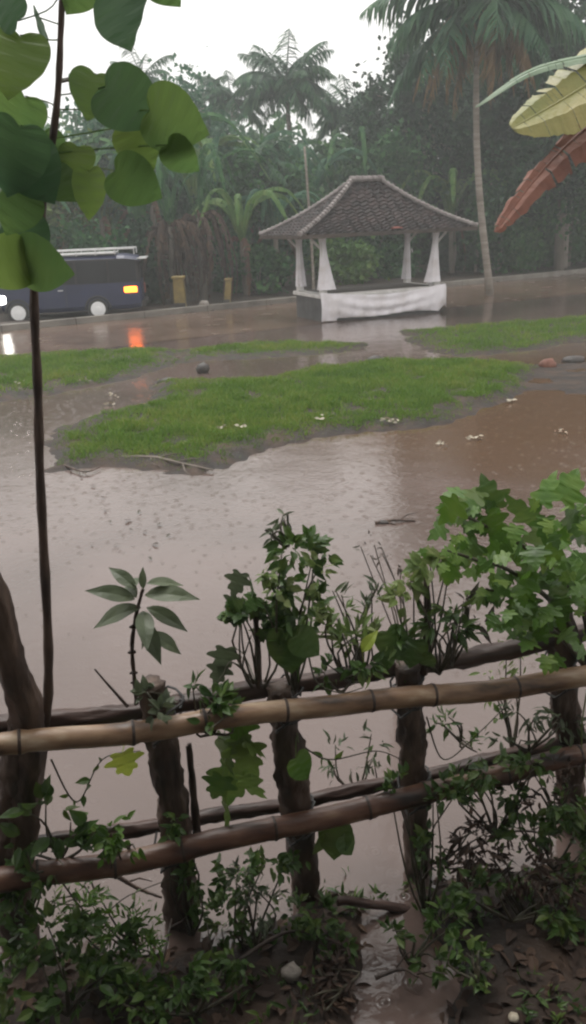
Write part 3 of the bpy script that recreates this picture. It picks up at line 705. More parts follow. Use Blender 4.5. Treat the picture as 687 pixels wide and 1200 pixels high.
# ================================================================== MINIBUS
wr = G(117, 374, .01); wl = G(24, 379, .01)
vd = unit(wl-wr); VA = math.atan2(vd[1], vd[0])
WB = float(np.linalg.norm(wl-wr)); print('wheelbase', WB, 'van Y', wr[1])
WB = 2.2
side = np.array([-vd[1], vd[0], 0]);           # towards camera?
if side[1] > 0: side = -side
VO = wr+vd*WB/2-side*.72; VO[2] = .006
def vl(x, y, z): return VO+vd*x+side*y+np.array([0, 0, z])     # x forward, y towards camera side
van = thing('minibus', 'dark blue minibus with pale roof rack and lit amber tail lamp on the flooded road', 'minibus', VO)
XR, XF = -WB/2-1.25, WB/2+.5
st = [(XR, .42, 1.55, .70), (XR+.05, .28, 1.66, .74), (XR+.4, .25, 1.72, .76), (0, .25, 1.74, .77), (XF-.75, .25, 1.73, .76), (XF-.5, .26, 1.66, .76), (XF-.2, .28, 1.18, .75), (XF-.05, .34, 1.05, .72), (XF, .42, .9, .68)]
def ring(zb, zt, w):
    belt = min(.98, zt-.08)
    pts = [(w*.9, zb), (w, zb+.12), (w*1.0, belt-.3), (w*.985, belt), (w*.86, max(zt-.1, belt+.02)), (w*.72, zt-.02), (w*.4, zt+.01)]
    return [(a, z) for a, z in pts]+[(-a, z) for a, z in pts[::-1]]
mb = MB(); vs = []; nr_ = 14
for x, zb, zt, w in st:
    for a, z in ring(zb, zt, w): vs.append(vl(x, a, z))
fs = [(i*nr_+k, i*nr_+(k+1) % nr_, (i+1)*nr_+(k+1) % nr_, (i+1)*nr_+k) for i in range(len(st)-1) for k in range(nr_)]
fs += [tuple(range(nr_)), tuple((len(st)-1)*nr_+k for k in range(nr_))]
up_ = [f for f in fs[:-2] if (f[0] % nr_) in (3, 9)]
ub = MB(); ub.add(vs, up_); ub.build('upper_body', M['van_dark'], van)
mb.add(vs, [f for f in fs if f not in up_]); body = mb.build('body', M['blue'], van)
for sgn in (1, -1):      # side windows
    for x0, x1 in ((XR+.12, XR+.85), (XR+.92, XR+1.75), (XR+1.82, XR+2.6), (XR+2.68, XF-.42)):
        mb = MB(); xt = x1 if x1 < XF-.7 else x1-.18
        vs = [vl(x0, sgn*.765, 1.0), vl(x1, sgn*.765, 1.0), vl(xt, sgn*.672, 1.58), vl(x0, sgn*.672, 1.58)]
        vs2 = [v-side*sgn*.02 for v in vs]
        mb.add(vs+vs2, [(0, 1, 2, 3), (4, 7, 6, 5), (0, 4, 5, 1), (1, 5, 6, 2), (2, 6, 7, 3), (3, 7, 4, 0)]); mb.build('window', M['glass_d'], van)
    mb = MB(); mb.box(vl(XF-.9, sgn*.775, .68), (.012, .012, .62), _rz(VA)); mb.box(vl(XF-1.85, sgn*.782, .68), (.012, .012, .62), _rz(VA)); mb.build('door_seam', M['rubber'], van)
    mb = MB(); mb.box(vl(XF-1.72, sgn*.79, .84), (.14, .03, .03), _rz(VA)); mb.build('door_handle', M['silver'], van)
    mb = MB(); mb.box(vl(XF-.6, sgn*.9, 1.12), (.06, .16, .2), _rz(VA)); mb.tube([vl(XF-.6, sgn*.72, 1.03), vl(XF-.6, sgn*.86, 1.06)], .015, 6); mb.build('mirror', M['rubber'], van, bevel=.01)
mb = MB(); mb.add([vl(XF-.5, -.6, 1.6), vl(XF-.5, .6, 1.6), vl(XF-.225, .68, 1.2), vl(XF-.225, -.68, 1.2)], [(0, 1, 2, 3)]); 
for k in range(1): mb.v[0] = mb.v[0]+vd*.03+np.array([0, 0, .02])
w_ = mb.build('windscreen', M['glass_d'], van); w_.modifiers.new('s', 'SOLIDIFY').thickness = .015
mb = MB(); mb.box(vl(XR-.005, 0, 1.28), (.02, 1.1, .45), _rz(VA)); mb.build('rear_window', M['glass_d'], van)
mb = MB(); mb.box(vl(XR-.04, 0, .38), (.12, 1.5, .16), _rz(VA)); mb.build('bumper', M['rubber'], van, bevel=.03)
mb = MB(); mb.box(vl(XF+.02, 0, .4), (.12, 1.46, .17), _rz(VA)); mb.build('bumper', M['rubber'], van, bevel=.03)
# pale roof cap and rack
mb = MB(); mb.box(vl(-.25, 0, 1.775), (WB+.75, 1.2, .05), _rz(VA)); mb.build('roof_panel', M['silver'], van, bevel=.02)
mb = MB()
for sy in (-.62, .62): mb.tube([vl(XR+.1, sy, 1.88), vl(XF-1.1, sy, 1.88)], .022, 6)
for k in range(6): 
    x = XR+.12+k*(WB+.45)/5; mb.tube([vl(x, -.62, 1.88), vl(x, .62, 1.88)], .016, 6); mb.tube([vl(x, .62, 1.88), vl(x, .6, 1.72)], .014, 5); mb.tube([vl(x, -.62, 1.88), vl(x, -.6, 1.72)], .014, 5)
mb.build('roof_rack', M['silver'], van)
mb = MB(); mb.box(vl(XR-.08, 0, 1.6), (.26, 1.25, .035), _rz(VA)); mb.build('rear_visor', M['silver'], van, bevel=.01)
def disc(mb, c, r, w, seg=24, rin=0):
    vs = []
    for k in range(seg):
        a = 2*math.pi*k/seg
        for q, rr in ((0, r*.93), (.12, r), (.88, r), (1, r*.93)): vs.append(c+vd*rr*math.cos(a)+np.array([0, 0, rr*math.sin(a)])+side*w*(q-.5))
    fs = [(k*4+j, ((k+1) % seg)*4+j, ((k+1) % seg)*4+j+1, k*4+j+1) for k in range(seg) for j in range(3)]
    fs += [tuple(k*4+3 for k in range(seg)), tuple(k*4 for k in range(seg))[::-1]]
    mb.add(vs, fs)
for x in (-WB/2, WB/2):
    for sgn in (1, -1):
        c = vl(x, sgn*.71, .29)
        w = thing('wheel', None, None, c); w.parent = van; w.location = c-VO
        for k_ in ('label', 'category'):
            if k_ in w: del w[k_]
        mb = MB(); disc(mb, c, .29, .19); mb.build('tyre', M['rubber'], w, smooth=False)
        mb = MB(); disc(mb, c+side*sgn*.09, .205, .05, 20); disc(mb, c+side*sgn*.12, .07, .03, 12); mb.build('hubcap', M['hub'], w, bevel=.008)
        mb = MB(); ar = []
        for k in range(13):
            a = math.pi*k/12; ar.append(vl(x+.35*math.cos(a), sgn*.775, .29+.35*math.sin(a)))
        mb.tube(ar, .028, 6); mb.build('wheel_arch', M['rubber'], van)
for sgn in (1, -1):
    mb = MB(); c = vl(XF-.1, sgn*.64, .66); mb.box(c, (.26, .22, .24), _rz(VA)); mb.build('headlight', M['white_lamp'], van, bevel=.04)
    mb = MB(); c = vl(XR+.0, sgn*.66, .72)
    if sgn > 0:
        mb.box(vl(XR+.3, .745, .78), (.36, .07, .16), _rz(VA)); o = mb.build('tail_lamp', M['amber'], van, bevel=.03); o['label'] = 'glowing amber lamp'
    else: mb.box(c, (.1, .14, .3), _rz(VA)); mb.build('tail_lamp', M['tile_red'], van, bevel=.03)

# ================================================================== DEBRIS ON THE WATER AND ISLAND
def branch(label, pts, r, mat, cat='branch', name='fallen_branch', twigs=4, group=None):
    mb = MB(); c = spline(pts, 14); mb.tube(c, np.linspace(r, r*.45, 14), 7, jit=.15)
    for k in range(twigs):
        i = random.randint(3, 11); d = unit(c[i+1]-c[i]); s = np.array([-d[1], d[0], .3])*random.choice((-1, 1))
        mb.tube([c[i], c[i]+(d+s)*r*5, c[i]+(d*2+s*1.3)*r*5.5], [r*.45, r*.35, r*.15], 5)
    return tag(mb.build(name, mat, origin=c[0], smooth=True), label, cat, group)
branch('long pale fallen branch lying along the lower edge of the grass island', [G(143, 541)+[0, 0, .05], G(180, 543)+[0, 0, .07], G(212, 549)+[0, 0, .06], G(250, 554)+[0, 0, .03]], .022, M['bark_far'])
branch('dark wet twig just above the long pale branch', [G(75, 548)+[0, 0, .03], G(100, 556)+[0, 0, .03], G(118, 550)+[0, 0, .03]], .012, M['bark_dark'], twigs=3)
branch('dark floating debris stick with a knobbly end in the middle of the flood', [G(440, 614)+[0, 0, .01], G(462, 612)+[0, 0, .02], G(487, 611)+[0, 0, .005]], .016, M['bark_dark'], 'debris', 'floating_debris', 2)
rock('floating_debris', 'dark half-sunk clod floating just left of centre in front of the right bush', 'debris', G(449, 613)+[0, 0, .0], (.05, .035, .03), M['stone_d'], seed=31)
def flat_leaf(name, label, cat, g, size, mat, group, t='ovate', tilt=.25):
    mb = MB(); a = random.uniform(0, 6.28)
    scatter(mb, T[t], np.array([g]), np.array([[math.cos(a), math.sin(a), 0]]), np.array([[random.uniform(-tilt, tilt), random.uniform(-tilt, tilt), 1]]), [size])
    return tag(mb.build(name, mat, origin=g), label, cat, group)
for px, py in ((112, 570), (118, 585), (130, 612), (146, 612), (152, 622), (172, 625), (186, 640), (140, 640), (108, 640), (175, 655), (98, 560), (165, 600), (190, 615), (200, 628), (122, 600)):
    flat_leaf('floating_leaf', 'small dark leaf floating in the open water left of the fence plants', 'leaf', G(px, py)+[0, 0, .02], random.uniform(.04, .075), M['n_purple'], 'dark leaves scattered on the flood')
LS = .62
for px, py, s in ((262, 512, .14), (284, 511, .12), (380, 502, .13), (452, 500, .13), (462, 501, .11), (555, 515, .13), (598, 472, .14), (130, 475, .13), (134, 462, .1), (30, 462, .13), (22, 455, .1), (100, 452, .12), (135, 465, .1), (660, 508, .1), (512, 522, .1)):
    g = G(px, py); g[2] = max(.02, float(terrain(np.array([g[0]]), np.array([g[1]]))[0])+.05)
    mb = MB(); n = 7; a = rng.uniform(0, 6.28, n)
    scatter(mb, T['ovate'], np.tile(g, (n, 1))+rng.normal(size=(n, 3))*[.04, .04, .01], np.stack([np.cos(a), np.sin(a), rng.uniform(0, .5, n)], 1), rdir(n, 1.5), rng.uniform(.6, 1, n)*s*LS)
    tag(mb.build('pale_litter', M['petal'], origin=g), 'small pale scrap of leaf litter at the edge of a grass island', 'litter', 'pale scraps washed onto the grass edges')

# ================================================================== FENCE
fence = thing('bamboo_fence', 'rustic bamboo rail fence on rough dark posts along the flooded yard', 'fence', G(343, 1060))
def fz(px, py, Y): return P(px, py, Y)
# fence line distance as a function of picture column
def FY(px): return 2.33+(px/687.0)*.5
def rough_tube(c, rr, seg=22, amp=.16, along=7.0, around=3.0, seed=0.0):
    mb = MB(); mb.tube(c, rr, seg); v = mb.v[0]; n = len(c); sd_ = random.uniform(0, 50)
    L = np.concatenate([[0], np.cumsum(np.linalg.norm(np.diff(c, axis=0), axis=1))])
    for i in range(n):
        for k in range(seg):
            a = 2*math.pi*k/seg; p = Vector((math.cos(a)*around, math.sin(a)*around, L[i]*along+sd_))
            d = noise.noise(p)*1.0+.5*noise.noise(p*2.7+Vector((9, 1, 2)))+.3*noise.noise(p*7)
            v[i*seg+k] += (v[i*seg+k]-c[i])*d*amp
    return mb
def post(name_label, pts, r, jit=.16):
    mb = MB(); c = spline(pts, 70); rr = np.interp(np.linspace(0, 1, len(c)), np.linspace(0, 1, len(r)), r)
    mb = rough_tube(c, rr*.86, amp=.4, along=11); return mb.build('post', M['bark_dark'], fence, smooth=True)
post('', [P(22, 1110, 2.5), P(14, 1000, 2.43), P(18, 900, 2.38), P(28, 832, 2.36)], [.075, .062, .055, .045])
post('', [P(212, 1120, 2.6), P(210, 1010, 2.53), P(195, 900, 2.5), P(178, 800, 2.47)], [.075, .065, .055, .05])
post('', [P(362, 1080, 2.7), P(352, 980, 2.63), P(338, 880, 2.6), P(327, 806, 2.58)], [.062, .06, .06, .045])
post('', [P(492, 1080, 2.8), P(488, 980, 2.75), P(482, 870, 2.72), P(478, 780, 2.7)], [.06, .055, .055, .05])
post('', [P(-190, 1150, 2.35), P(-195, 1000, 2.28), P(-200, 860, 2.24)], [.07, .06, .05])
post('', [P(960, 960, 3.3), P(955, 840, 3.22), P(950, 715, 3.15)], [.06, .06, .05])
post('', [P(672, 1000, 3.0), P(668, 900, 2.95), P(660, 800, 2.9), P(655, 700, 2.88)], [.06, .06, .06, .05])
def rail(pts, r, mat, bamboo=True, off=0.0, lb=None):
    q = [P(px, py, FY(px)+off) for px, py in pts]; n = 140; c = spline(q, n); Ls = np.concatenate([[0], np.cumsum(np.linalg.norm(np.diff(c, axis=0), axis=1))])
    u = Ls/Ls[-1]; rr = r[0]+(r[1]-r[0])*u
    if bamboo:
        ND = np.cumsum(np.array([.12]+[random.uniform(.2, .36) for _ in range(14)])); ND = ND[ND < Ls[-1]-.05]
        for s in ND: rr = rr*(1+.13*np.exp(-((Ls-s)/.012)**2)-.05*np.exp(-((Ls-s-.025)/.012)**2))
    c = c+np.stack([np.zeros(n), np.zeros(n), .006*np.sin(u*19)+.004*np.sin(u*41)], 1)
    mb = rough_tube(c, rr, 18, amp=.05 if bamboo else .38, along=5 if bamboo else 8); nf0 = len(mb.f)
    if bamboo:
        for s in ND:
            i = int(np.argmin(np.abs(Ls-s))); i = max(2, min(i, n-3)); t_ = unit(c[i+1]-c[i-1])
            mb.tube([c[i]-t_*.006, c[i]-t_*.002, c[i]+t_*.004], [rr[i]*1.01, rr[i]*1.04, rr[i]*1.01], 18, cap=False)
    o = mb.build('rail', mat, fence, smooth=True)
    if bamboo:
        o.data.materials.append(M['bark_rot'])
        for p_ in o.data.polygons[nf0:]: p_.material_index = 1
    if lb: o['label'] = lb
    return o
rail([(-300, 915), (0, 873), (170, 854), (340, 833), (520, 813), (687, 793), (800, 776), (1050, 742)], (.034, .04), M['bamboo'], off=-.09, lb='pale tan bamboo pole tied in front of the posts')
rail([(-300, 895), (0, 850), (170, 830), (350, 803), (520, 774), (687, 742), (800, 722), (1050, 690)], (.03, .033), M['rail_dark'], False, off=.08, lb='dark rotten top rail behind the posts')
rail([(-300, 1090), (0, 1032), (150, 1008), (260, 985), (400, 955), (480, 935), (560, 912), (687, 884), (800, 862), (1050, 815)], (.042, .036), M['bamboo_dark'], off=-.07, lb='reddish wet lower bamboo pole in front of the posts')
rail([(30, 990), (170, 970), (350, 938), (520, 906), (687, 862), (800, 840), (1050, 800)], (.024, .03), M['rail_dark'], False, off=.1, lb='thin dark lower rail behind the posts')
rail([(395, 1056), (520, 1068), (600, 1066), (700, 1060)], (.016, .022), M['rail_dark'], False, off=-.1, lb='thin fallen rail close to the ground')
# bindings
for (px, py) in ((192, 850), (335, 834), (480, 818), (660, 795), (200, 998), (350, 968), (488, 932)):
    c = P(px, py, FY(px)-.02); mb = MB(); ps = []
    for k in range(40):
        a = k/40*2*math.pi*3; ps.append(c+np.array([math.cos(a)*.052+.012*math.sin(k*1.7), .05+math.sin(a)*.115, math.sin(a*.5+k*.1)*.055+math.cos(a)*.03]))
    mb.tube(ps, .0045, 5); mb.build('binding', M['rubber'], fence)

# leaning trunk at left, thin dead sticks
mb = MB(); c = spline([P(22, 1000, 2.42), P(34, 860, 2.36), P(12, 775, 2.3), P(-12, 690, 2.24), P(-60, 560, 2.2)], 20)
mb = rough_tube(spline(c, 60), np.linspace(.055, .035, 60), amp=.3); tag(mb.build('tree_trunk', M['bark_dark'], origin=c[0], smooth=True), 'thick dark trunk leaning in from the left edge onto the fence', 'trunk')
branch('short dead stick poking up left of the single broad-leaf plant', [P(150, 828, 2.46), P(130, 806, 2.46), P(111, 784, 2.46)], .006, M['bark_dark'], 'stick', 'dead_stick', 0)
branch('dark forked stick standing inside the fence right of the second post', [P(232, 985, 2.55), P(226, 920, 2.55), P(222, 872, 2.53)], .018, M['bark_dark'], 'stick', 'dead_stick', 1)
branch('thin dark branch slanting down under the lower rail at left', [P(135, 1025, 2.6), P(160, 1040, 2.6), P(190, 1052, 2.58)], .01, M['bark_dark'], 'stick', 'dead_stick', 1)

# ================================================================== NEAR PLANTS
def tocam(p): return unit(CAM-np.array(p))
def heart_leaf(root, a, tip_ang, size, attach, mat='n_heart', t='heart', tiltn=.35, Y=None, wob=True, label=None):
    """a=(px,py) leaf centre; tip_ang direction of tip in the picture (deg, 0=right, 90=up)"""
    Yc = Y
    ce = P(*a, Yc); s = size/1000*Yc*.97
    an = R(tip_ang); right = CM[:, 0]; up = CM[:, 1]
    d = right*math.cos(an)+up*math.sin(an)+np.array([0, random.uniform(-.35, .35), 0]); d = unit(d)
    nrm = tocam(ce)+rng.normal(size=3)*tiltn
    base = ce-d*s*.45
    mb = MB(); scatter(mb, T[t], np.array([base]), np.array([d]), np.array([nrm]), [s])
    if attach is not None: mb.tube(spline([attach, (np.array(attach)+base)/2+[0, .09, .01], base], 8), .0018, 5)
    o = mb.build('leaf', M[mat], root)
    if label: o['label'] = label
    return o
sap = thing('sapling', 'slender sapling with large heart-shaped leaves rising past the left of the view', 'sapling', G(48, 905))
tp = [P(40, 960, 2.5), P(55, 835, 2.42), P(56, 740, 2.40), P(48, 580, 2.38), P(44, 450, 2.36), P(40, 330, 2.33), P(50, 240, 2.31), P(66, 130, 2.28), P(72, 20, 2.26), P(76, -120, 2.22)]
mb = MB(); c = spline(tp, 60); mb.tube(c, np.interp(np.linspace(0, 1, 60), [0, .3, .6, 1], [.017, .014, .011, .006])*(1+.09*np.sin(np.arange(60)*1.7)), 9, jit=.07); mb.build('trunk', M['bark_dark'], sap, smooth=True)
def near(py): return c[np.argmin(np.abs(c[:, 2]-P(60, py, 2.32)[2]))]
HL = [(54, 42, -70, 56, 2.3), (16, 70, -100, 84, 2.2), (146, 8, -85, 96, 2.15), (200, -22, -60, 60, 2.15), (8, 8, 130, 50, 2.22), (95, -8, -120, 50, 2.24),
      (113, 108, -95, 62, 2.3), (160, 118, -30, 84, 2.25), (215, 142, -25, 84, 2.2), (172, 168, -60, 62, 2.28), (225, 185, -45, 50, 2.2),
      (14, 185, -110, 92, 2.15), (56, 180, -80, 58, 2.3), (112, 226, -85, 62, 2.26), (168, 214, -30, 68, 2.24),
      (40, 200, -60, 80, 2.2), (70, 215, -40, 54, 2.26), (90, 190, -100, 50, 2.3), (18, 140, -120, 70, 2.24), (30, 285, -80, 70, 2.26), (48, 312, -20, 80, 2.22), (6, 312, -150, 76, 2.22), (20, 248, -120, 60, 2.2)]
for i, (x, y, an, s, Y) in enumerate(HL):
    x = 60+(x-60)*.92 if x > 60 else x
    heart_leaf(sap, (x, y), an, s*.86, near(y-10), ('n_heart', 'n_teal', 'n_heart', 'n_lime')[(i*7) % 4] if y > 60 else ('n_teal', 'n_heart')[i % 2], Y=Y, tiltn=.45)
# side twig that carries the leaves to the right
mb = MB(); cc = spline([near(95), P(105, 92, 2.4), P(160, 112, 2.42), P(200, 140, 2.36)], 10); mb.tube(cc, np.linspace(.006, .003, 10), 6); mb.build('branch', M['stem'], sap)

# single broad-leaf plant above the second post (whorl of long leaves)
def whorl(label, basep, pts, leaves, mat, size, t='lance', name='young_plant', cat='plant', stem='n_purple', r=.008, group=None, knots=6):
    root = thing(name, label, cat, basep, group)
    mb = MB(); c = spline(pts, 16); mb.tube(c, np.linspace(r, r*.6, 16), 7, jit=.25)
    for k in range(knots):
        q = c[random.randint(2, 13)]; mb.tube([q+[-.012, 0, 0], q+[0, -.004, .006], q+[.012, 0, .002]], [.004, .009, .004], 6, jit=.3)
    mb.build('stem', M['bark_dark'], root, smooth=True)
    for (ax, ay, bx, by, dy) in leaves:
        a = P(ax, ay, pts[-1][1]); b = P(bx, by, pts[-1][1]+dy); L = np.linalg.norm(b-a)
        mb = MB(); nrm = unit(np.array([0, 0, 1.0])*.75+tocam(a)*.6+rng.normal(size=3)*.18)
        scatter(mb, T[t], np.array([a]), np.array([b-a]), np.array([nrm]), [L*1.03], [size]); mb.build('leaf', M[mat], root)
    return root
pl = [P(160, 825, 2.46), P(158, 800, 2.45), P(155, 765, 2.44), P(157, 735, 2.43), P(165, 700, 2.42), P(168, 690, 2.42)]
whorl('single upright plant with long grey-green leaves in a whorl above the second post', P(160, 825, 2.46), pl,
      [(165, 712, 104, 724, 0), (158, 702, 110, 686, -.05), (160, 690, 129, 662, .03), (172, 684, 213, 676, .03), (170, 697, 223, 690, -.05), (172, 712, 218, 730, -.04), (174, 742, 218, 760, .02), (166, 725, 186, 770, -.1), (168, 716, 172, 745, -.14), (160, 700, 140, 678, .1), (168, 690, 166, 668, 0), (163, 728, 178, 752, .05), (160, 686, 150, 668, .1)], 'n_grey', 1.5)

def foliage(label, name, cat, base, centers, n, leaf, mat, t='ovate', group=None, stems=True, nrmz=.7, zb=-.3, stem_r=.006, flat=.5, pname='foliage'):
    """centers: (px,py,Y, rx_px, ry_px) blobs"""
    root = thing(name, label, cat, base, group); mb = MB(); tb = MB(); w = np.array([c[3]*c[4] for c in centers], float); w /= w.sum()
    for c, ww in zip(centers, w):
        k = max(8, int(n*ww*.85)); ce = P(c[0], c[1], c[2]); s = c[2]/1000*.97
        pts, cc = clump_points(ce, (c[3]*s, c[3]*s*flat+.03, c[4]*s), k, max(4, k//10), .38, .25)
        out = unit(pts-ce+np.array([0, 0, .0])); d = unit(out+rdir(k, zb)*.9)
        nr = unit(rdir(k, nrmz)+.45*unit(CAM-pts))
        scatter(mb, T[t], pts, d, nr, rng.uniform(.55, 1.25, k)*leaf)
        if stems:
            b = np.array(base)
            for q in cc[:3 if len(centers) < 4 else 2]:
                m_ = (b+q)/2+rng.normal(size=3)*.03; tb.tube(spline([b, m_, q], 7), np.linspace(stem_r, stem_r*.35, 7), 5)
    mb.build(pname, M[mat], root)
    if stems: tb.build('stem', M['stem'], root, smooth=True)
    return root
Yb = 2.62
foliage('tall bushy vine with small dark leaves climbing above the third post', 'vine_shrub', 'shrub', P(345, 815, Yb), [(345, 650, Yb, 32, 40), (350, 700, Yb, 34, 35), (330, 690, Yb, 20, 35), (352, 740, Yb, 26, 26), (385, 640, Yb+.05, 24, 14)], 330, .05, 'n_b', flat=.8)
foliage('pale flowering sprigs mixed into the left of the climbing vine', 'vine_shrub', 'shrub', P(318, 800, Yb), [(318, 672, Yb-.05, 26, 20), (330, 690, Yb-.08, 22, 18), (375, 672, Yb-.05, 16, 26)], 110, .042, 'n_pale', stems=False)
r_ = foliage('spindly shrub with jagged drooping leaves at the left of the vine', 'vine_shrub', 'shrub', P(303, 815, Yb), [(300, 730, Yb, 22, 26), (285, 715, Yb, 16, 14), (308, 700, Yb, 12, 24)], 60, .06, 'n_b', 'lobed')
mb = MB(); mb.tube(spline([P(304, 815, Yb), P(302, 760, Yb), P(298, 700, Yb)], 8), np.linspace(.014, .008, 8), 7, jit=.15); mb.build('stem', M['bark_dark'], r_)
foliage('pair of narrow leaves curling up from the top of the vine', 'vine_shoot', 'plant', P(338, 640, Yb), [(332, 607, Yb, 10, 8), (322, 625, Yb, 6, 8)], 8, .05, 'n_grey', 'lance')
# big round leaves on the vine
rt = thing('round_leaf_creeper', 'creeper with two large round dark leaves in front of the vine', 'creeper', P(350, 815, Yb-.06))
heart_leaf(rt, (340, 762), -85, 62, P(350, 800, Yb-.06), 'n_b', Y=Yb-.08); heart_leaf(rt, (360, 755), -40, 44, P(350, 800, Yb-.06), 'n_b', Y=Yb-.1)
rt = thing('leaf_creeper', 'creeper with arrow-shaped leaves held out left of the vine', 'creeper', P(300, 800, Yb))
for x, y, an, s in ((278, 685, -110, 34), (272, 712, -120, 34), (262, 775, -100, 42), (256, 790, -110, 34)):
    heart_leaf(rt, (x, y), an, s, P(302, y+30, Yb), 'n_grey', Y=Yb, t='lobed')
foliage('thin yellowish weeds standing just right of the vine', 'weed', 'weed', P(410, 800, 2.68), [(400, 715, 2.68, 22, 26), (415, 745, 2.68, 26, 24), (385, 735, 2.66, 12, 20), (432, 755, 2.66, 14, 20)], 170, .06, 'n_pale', 'lance', zb=.9)
foliage('greyish weed with upright leaves behind the yellowish weeds', 'weed', 'weed', P(425, 800, 2.74), [(395, 700, 2.74, 14, 16), (430, 720, 2.74, 10, 30), (440, 700, 2.74, 12, 22)], 45, .05, 'n_grey', 'lance', zb=.8)
rt = thing('leaf_creeper', 'creeper with one bright yellow-green leaf right of the vine', 'creeper', P(430, 800, 2.62)); heart_leaf(rt, (432, 752), 60, 36, P(430, 800, 2.62), 'n_yel', Y=2.6, t='ovate')
# shrub on the fourth post
r_ = foliage('leafy shoot with pale tips on a straight dark stem above the fourth post', 'shoot', 'plant', P(497, 790, 2.72), [(480, 680, 2.72, 26, 12), (505, 665, 2.72, 24, 12), (472, 700, 2.72, 16, 16), (520, 655, 2.74, 22, 12)], 120, .055, 'n_pale')
mb = MB(); mb.tube(spline([P(497, 790, 2.72), P(500, 730, 2.72), P(500, 668, 2.72)], 8), np.linspace(.013, .01, 8), 7, jit=.12); mb.build('stem', M['bark_dark'], r_)
foliage('dark narrow-leaved sprig around the foot of the straight stem', 'shoot', 'plant', P(515, 790, 2.7), [(520, 735, 2.7, 30, 20), (470, 745, 2.7, 14, 24), (535, 715, 2.7, 22, 12)], 130, .065, 'n_b', 'lance', zb=.1)
foliage('brownish curled leaves arching out right of the straight stem', 'shoot', 'plant', P(530, 780, 2.72), [(548, 705, 2.72, 16, 10), (552, 728, 2.72, 18, 10)], 26, .07, 'n_purple', 'lance')
rt = thing('round_leaf_creeper', 'dark round-leaved creeper over the rail at the fourth post', 'creeper', P(475, 800, 2.66))
for x, y, an, s in ((462, 755, -60, 46), (484, 765, -100, 40), (500, 775, -60, 30), (450, 775, -120, 30)): heart_leaf(rt, (x, y), an, s, P(475, 800, 2.66), 'n_b', Y=2.64)
foliage('reddish fine-twigged dead weed in the water behind the fourth post', 'weed', 'weed', G(470, 760), [(455, 655, 3.3, 26, 24), (430, 640, 3.3, 16, 18)], 40, .03, 'n_purple', 'lance')
# right bush: bright lobed leaves
bb = P(700, 800, 2.9); bush = thing('leafy_bush', 'bright green bush with lobed leaves leaning in from the right edge', 'bush', bb)
arms = [[(700, 800), (680, 710), (620, 645), (560, 612), (525, 598)], [(700, 800), (660, 720), (600, 670), (555, 655), (525, 645)], [(700, 800), (680, 700), (660, 650), (645, 615)], [(700, 800), (690, 680), (700, 610)], [(700, 800), (640, 720), (600, 700), (570, 690)], [(700, 800), (650, 740), (612, 735)]]
tb = MB(); LP = []; LD = []; first = True
bg_ = G(705, 1000); tb.tube(spline([bg_-[0, 0, .1], (bg_+bb)/2+[.03, 0, 0], bb], 10), np.linspace(.022, .013, 10), 8, jit=.1)
for ai, a in enumerate(arms):
    q = [P(x, y, 2.9-.10*k*(ai % 3)/2-.02*k) for k, (x, y) in enumerate(a)]; c = spline(q, 24); tb.tube(c, np.linspace(.012, .004, 24), 6)
    for i in range(8, 24):
        for _ in range(2):
            s = c[min(i+1, 23)]-c[i-1]; LP.append(c[i]+rng.normal(size=3)*[.045, .07, .03]); LD.append(unit(s)*.5+rdir(1)[0]*.7+np.array([0, 0, -.45]))
LP = np.array(LP); n = len(LP); mb = MB()
scatter(mb, T['lobed'], LP, np.array(LD), unit(rdir(n)*.4+unit(CAM-LP)*.7+np.array([0, 0, .7])), rng.uniform(.035, .09, n)); mb.build('foliage', M['n_a'], bush); tb.build('branch', M['stem'], bush, smooth=True)
for x, y, an, s in ((545, 585, 200, 62), (572, 578, 120, 58), (528, 600, 230, 50), (640, 572, 80, 60), (668, 568, 60, 66), (545, 650, 220, 60), (525, 660, 240, 44), (590, 640, 200, 66), (610, 600, 150, 64), (680, 620, -40, 76), (640, 640, -80, 76), (615, 690, -100, 66), (655, 690, -70, 70), (580, 620, -60, 56)):
    heart_leaf(bush, (x, y), an, s*.8, None, ('n_a', 'n_b', 'n_lime')[(x+y) % 3], 'lobed', Y=2.72+.1*((x*7) % 3), tiltn=.6)

# leaves hanging among the rails
rt = thing('leaf_creeper', 'creeper with big bright leaves hanging between the second and third posts', 'creeper', P(275, 870, 2.5))
for x, y, an, s in ((262, 885, -90, 70), (288, 890, -70, 76), (272, 920, -100, 80), (295, 925, -60, 60), (255, 925, -110, 56), (280, 860, -90, 60), (268, 955, -80, 50), (300, 875, -30, 50)):
    heart_leaf(rt, (x, y), an, s*.85, P(275, 850, 2.46), ('n_a', 'n_b', 'n_lime')[(x+y) % 3], Y=2.44+.05*(x % 3), t='lobed', tiltn=.8)
rt = thing('leaf_creeper', 'single yellow-green lobed leaf hanging under the top rail at left', 'creeper', P(148, 870, 2.35)); heart_leaf(rt, (148, 898), -80, 50, P(146, 868, 2.35), 'n_yel', Y=2.36, t='lobed')
rt = thing('leaf_creeper', 'pair of dark leaves hanging under the lower rail right of the third post', 'creeper', P(395, 955, 2.5))
for x, y, an, s in ((393, 985, -95, 52), (378, 990, -120, 36), (408, 990, -60, 36)): heart_leaf(rt, (x, y), an, s, P(395, 960, 2.55), 'n_b', Y=2.52)
rt = thing('leaf_creeper', 'green leaf with a pointed tip beside the third post below the top rail', 'creeper', P(350, 870, 2.5)); heart_leaf(rt, (355, 900), -60, 44, P(350, 870, 2.5), 'n_a', Y=2.48)
GV = 'leafy weeds tangled in the fence'
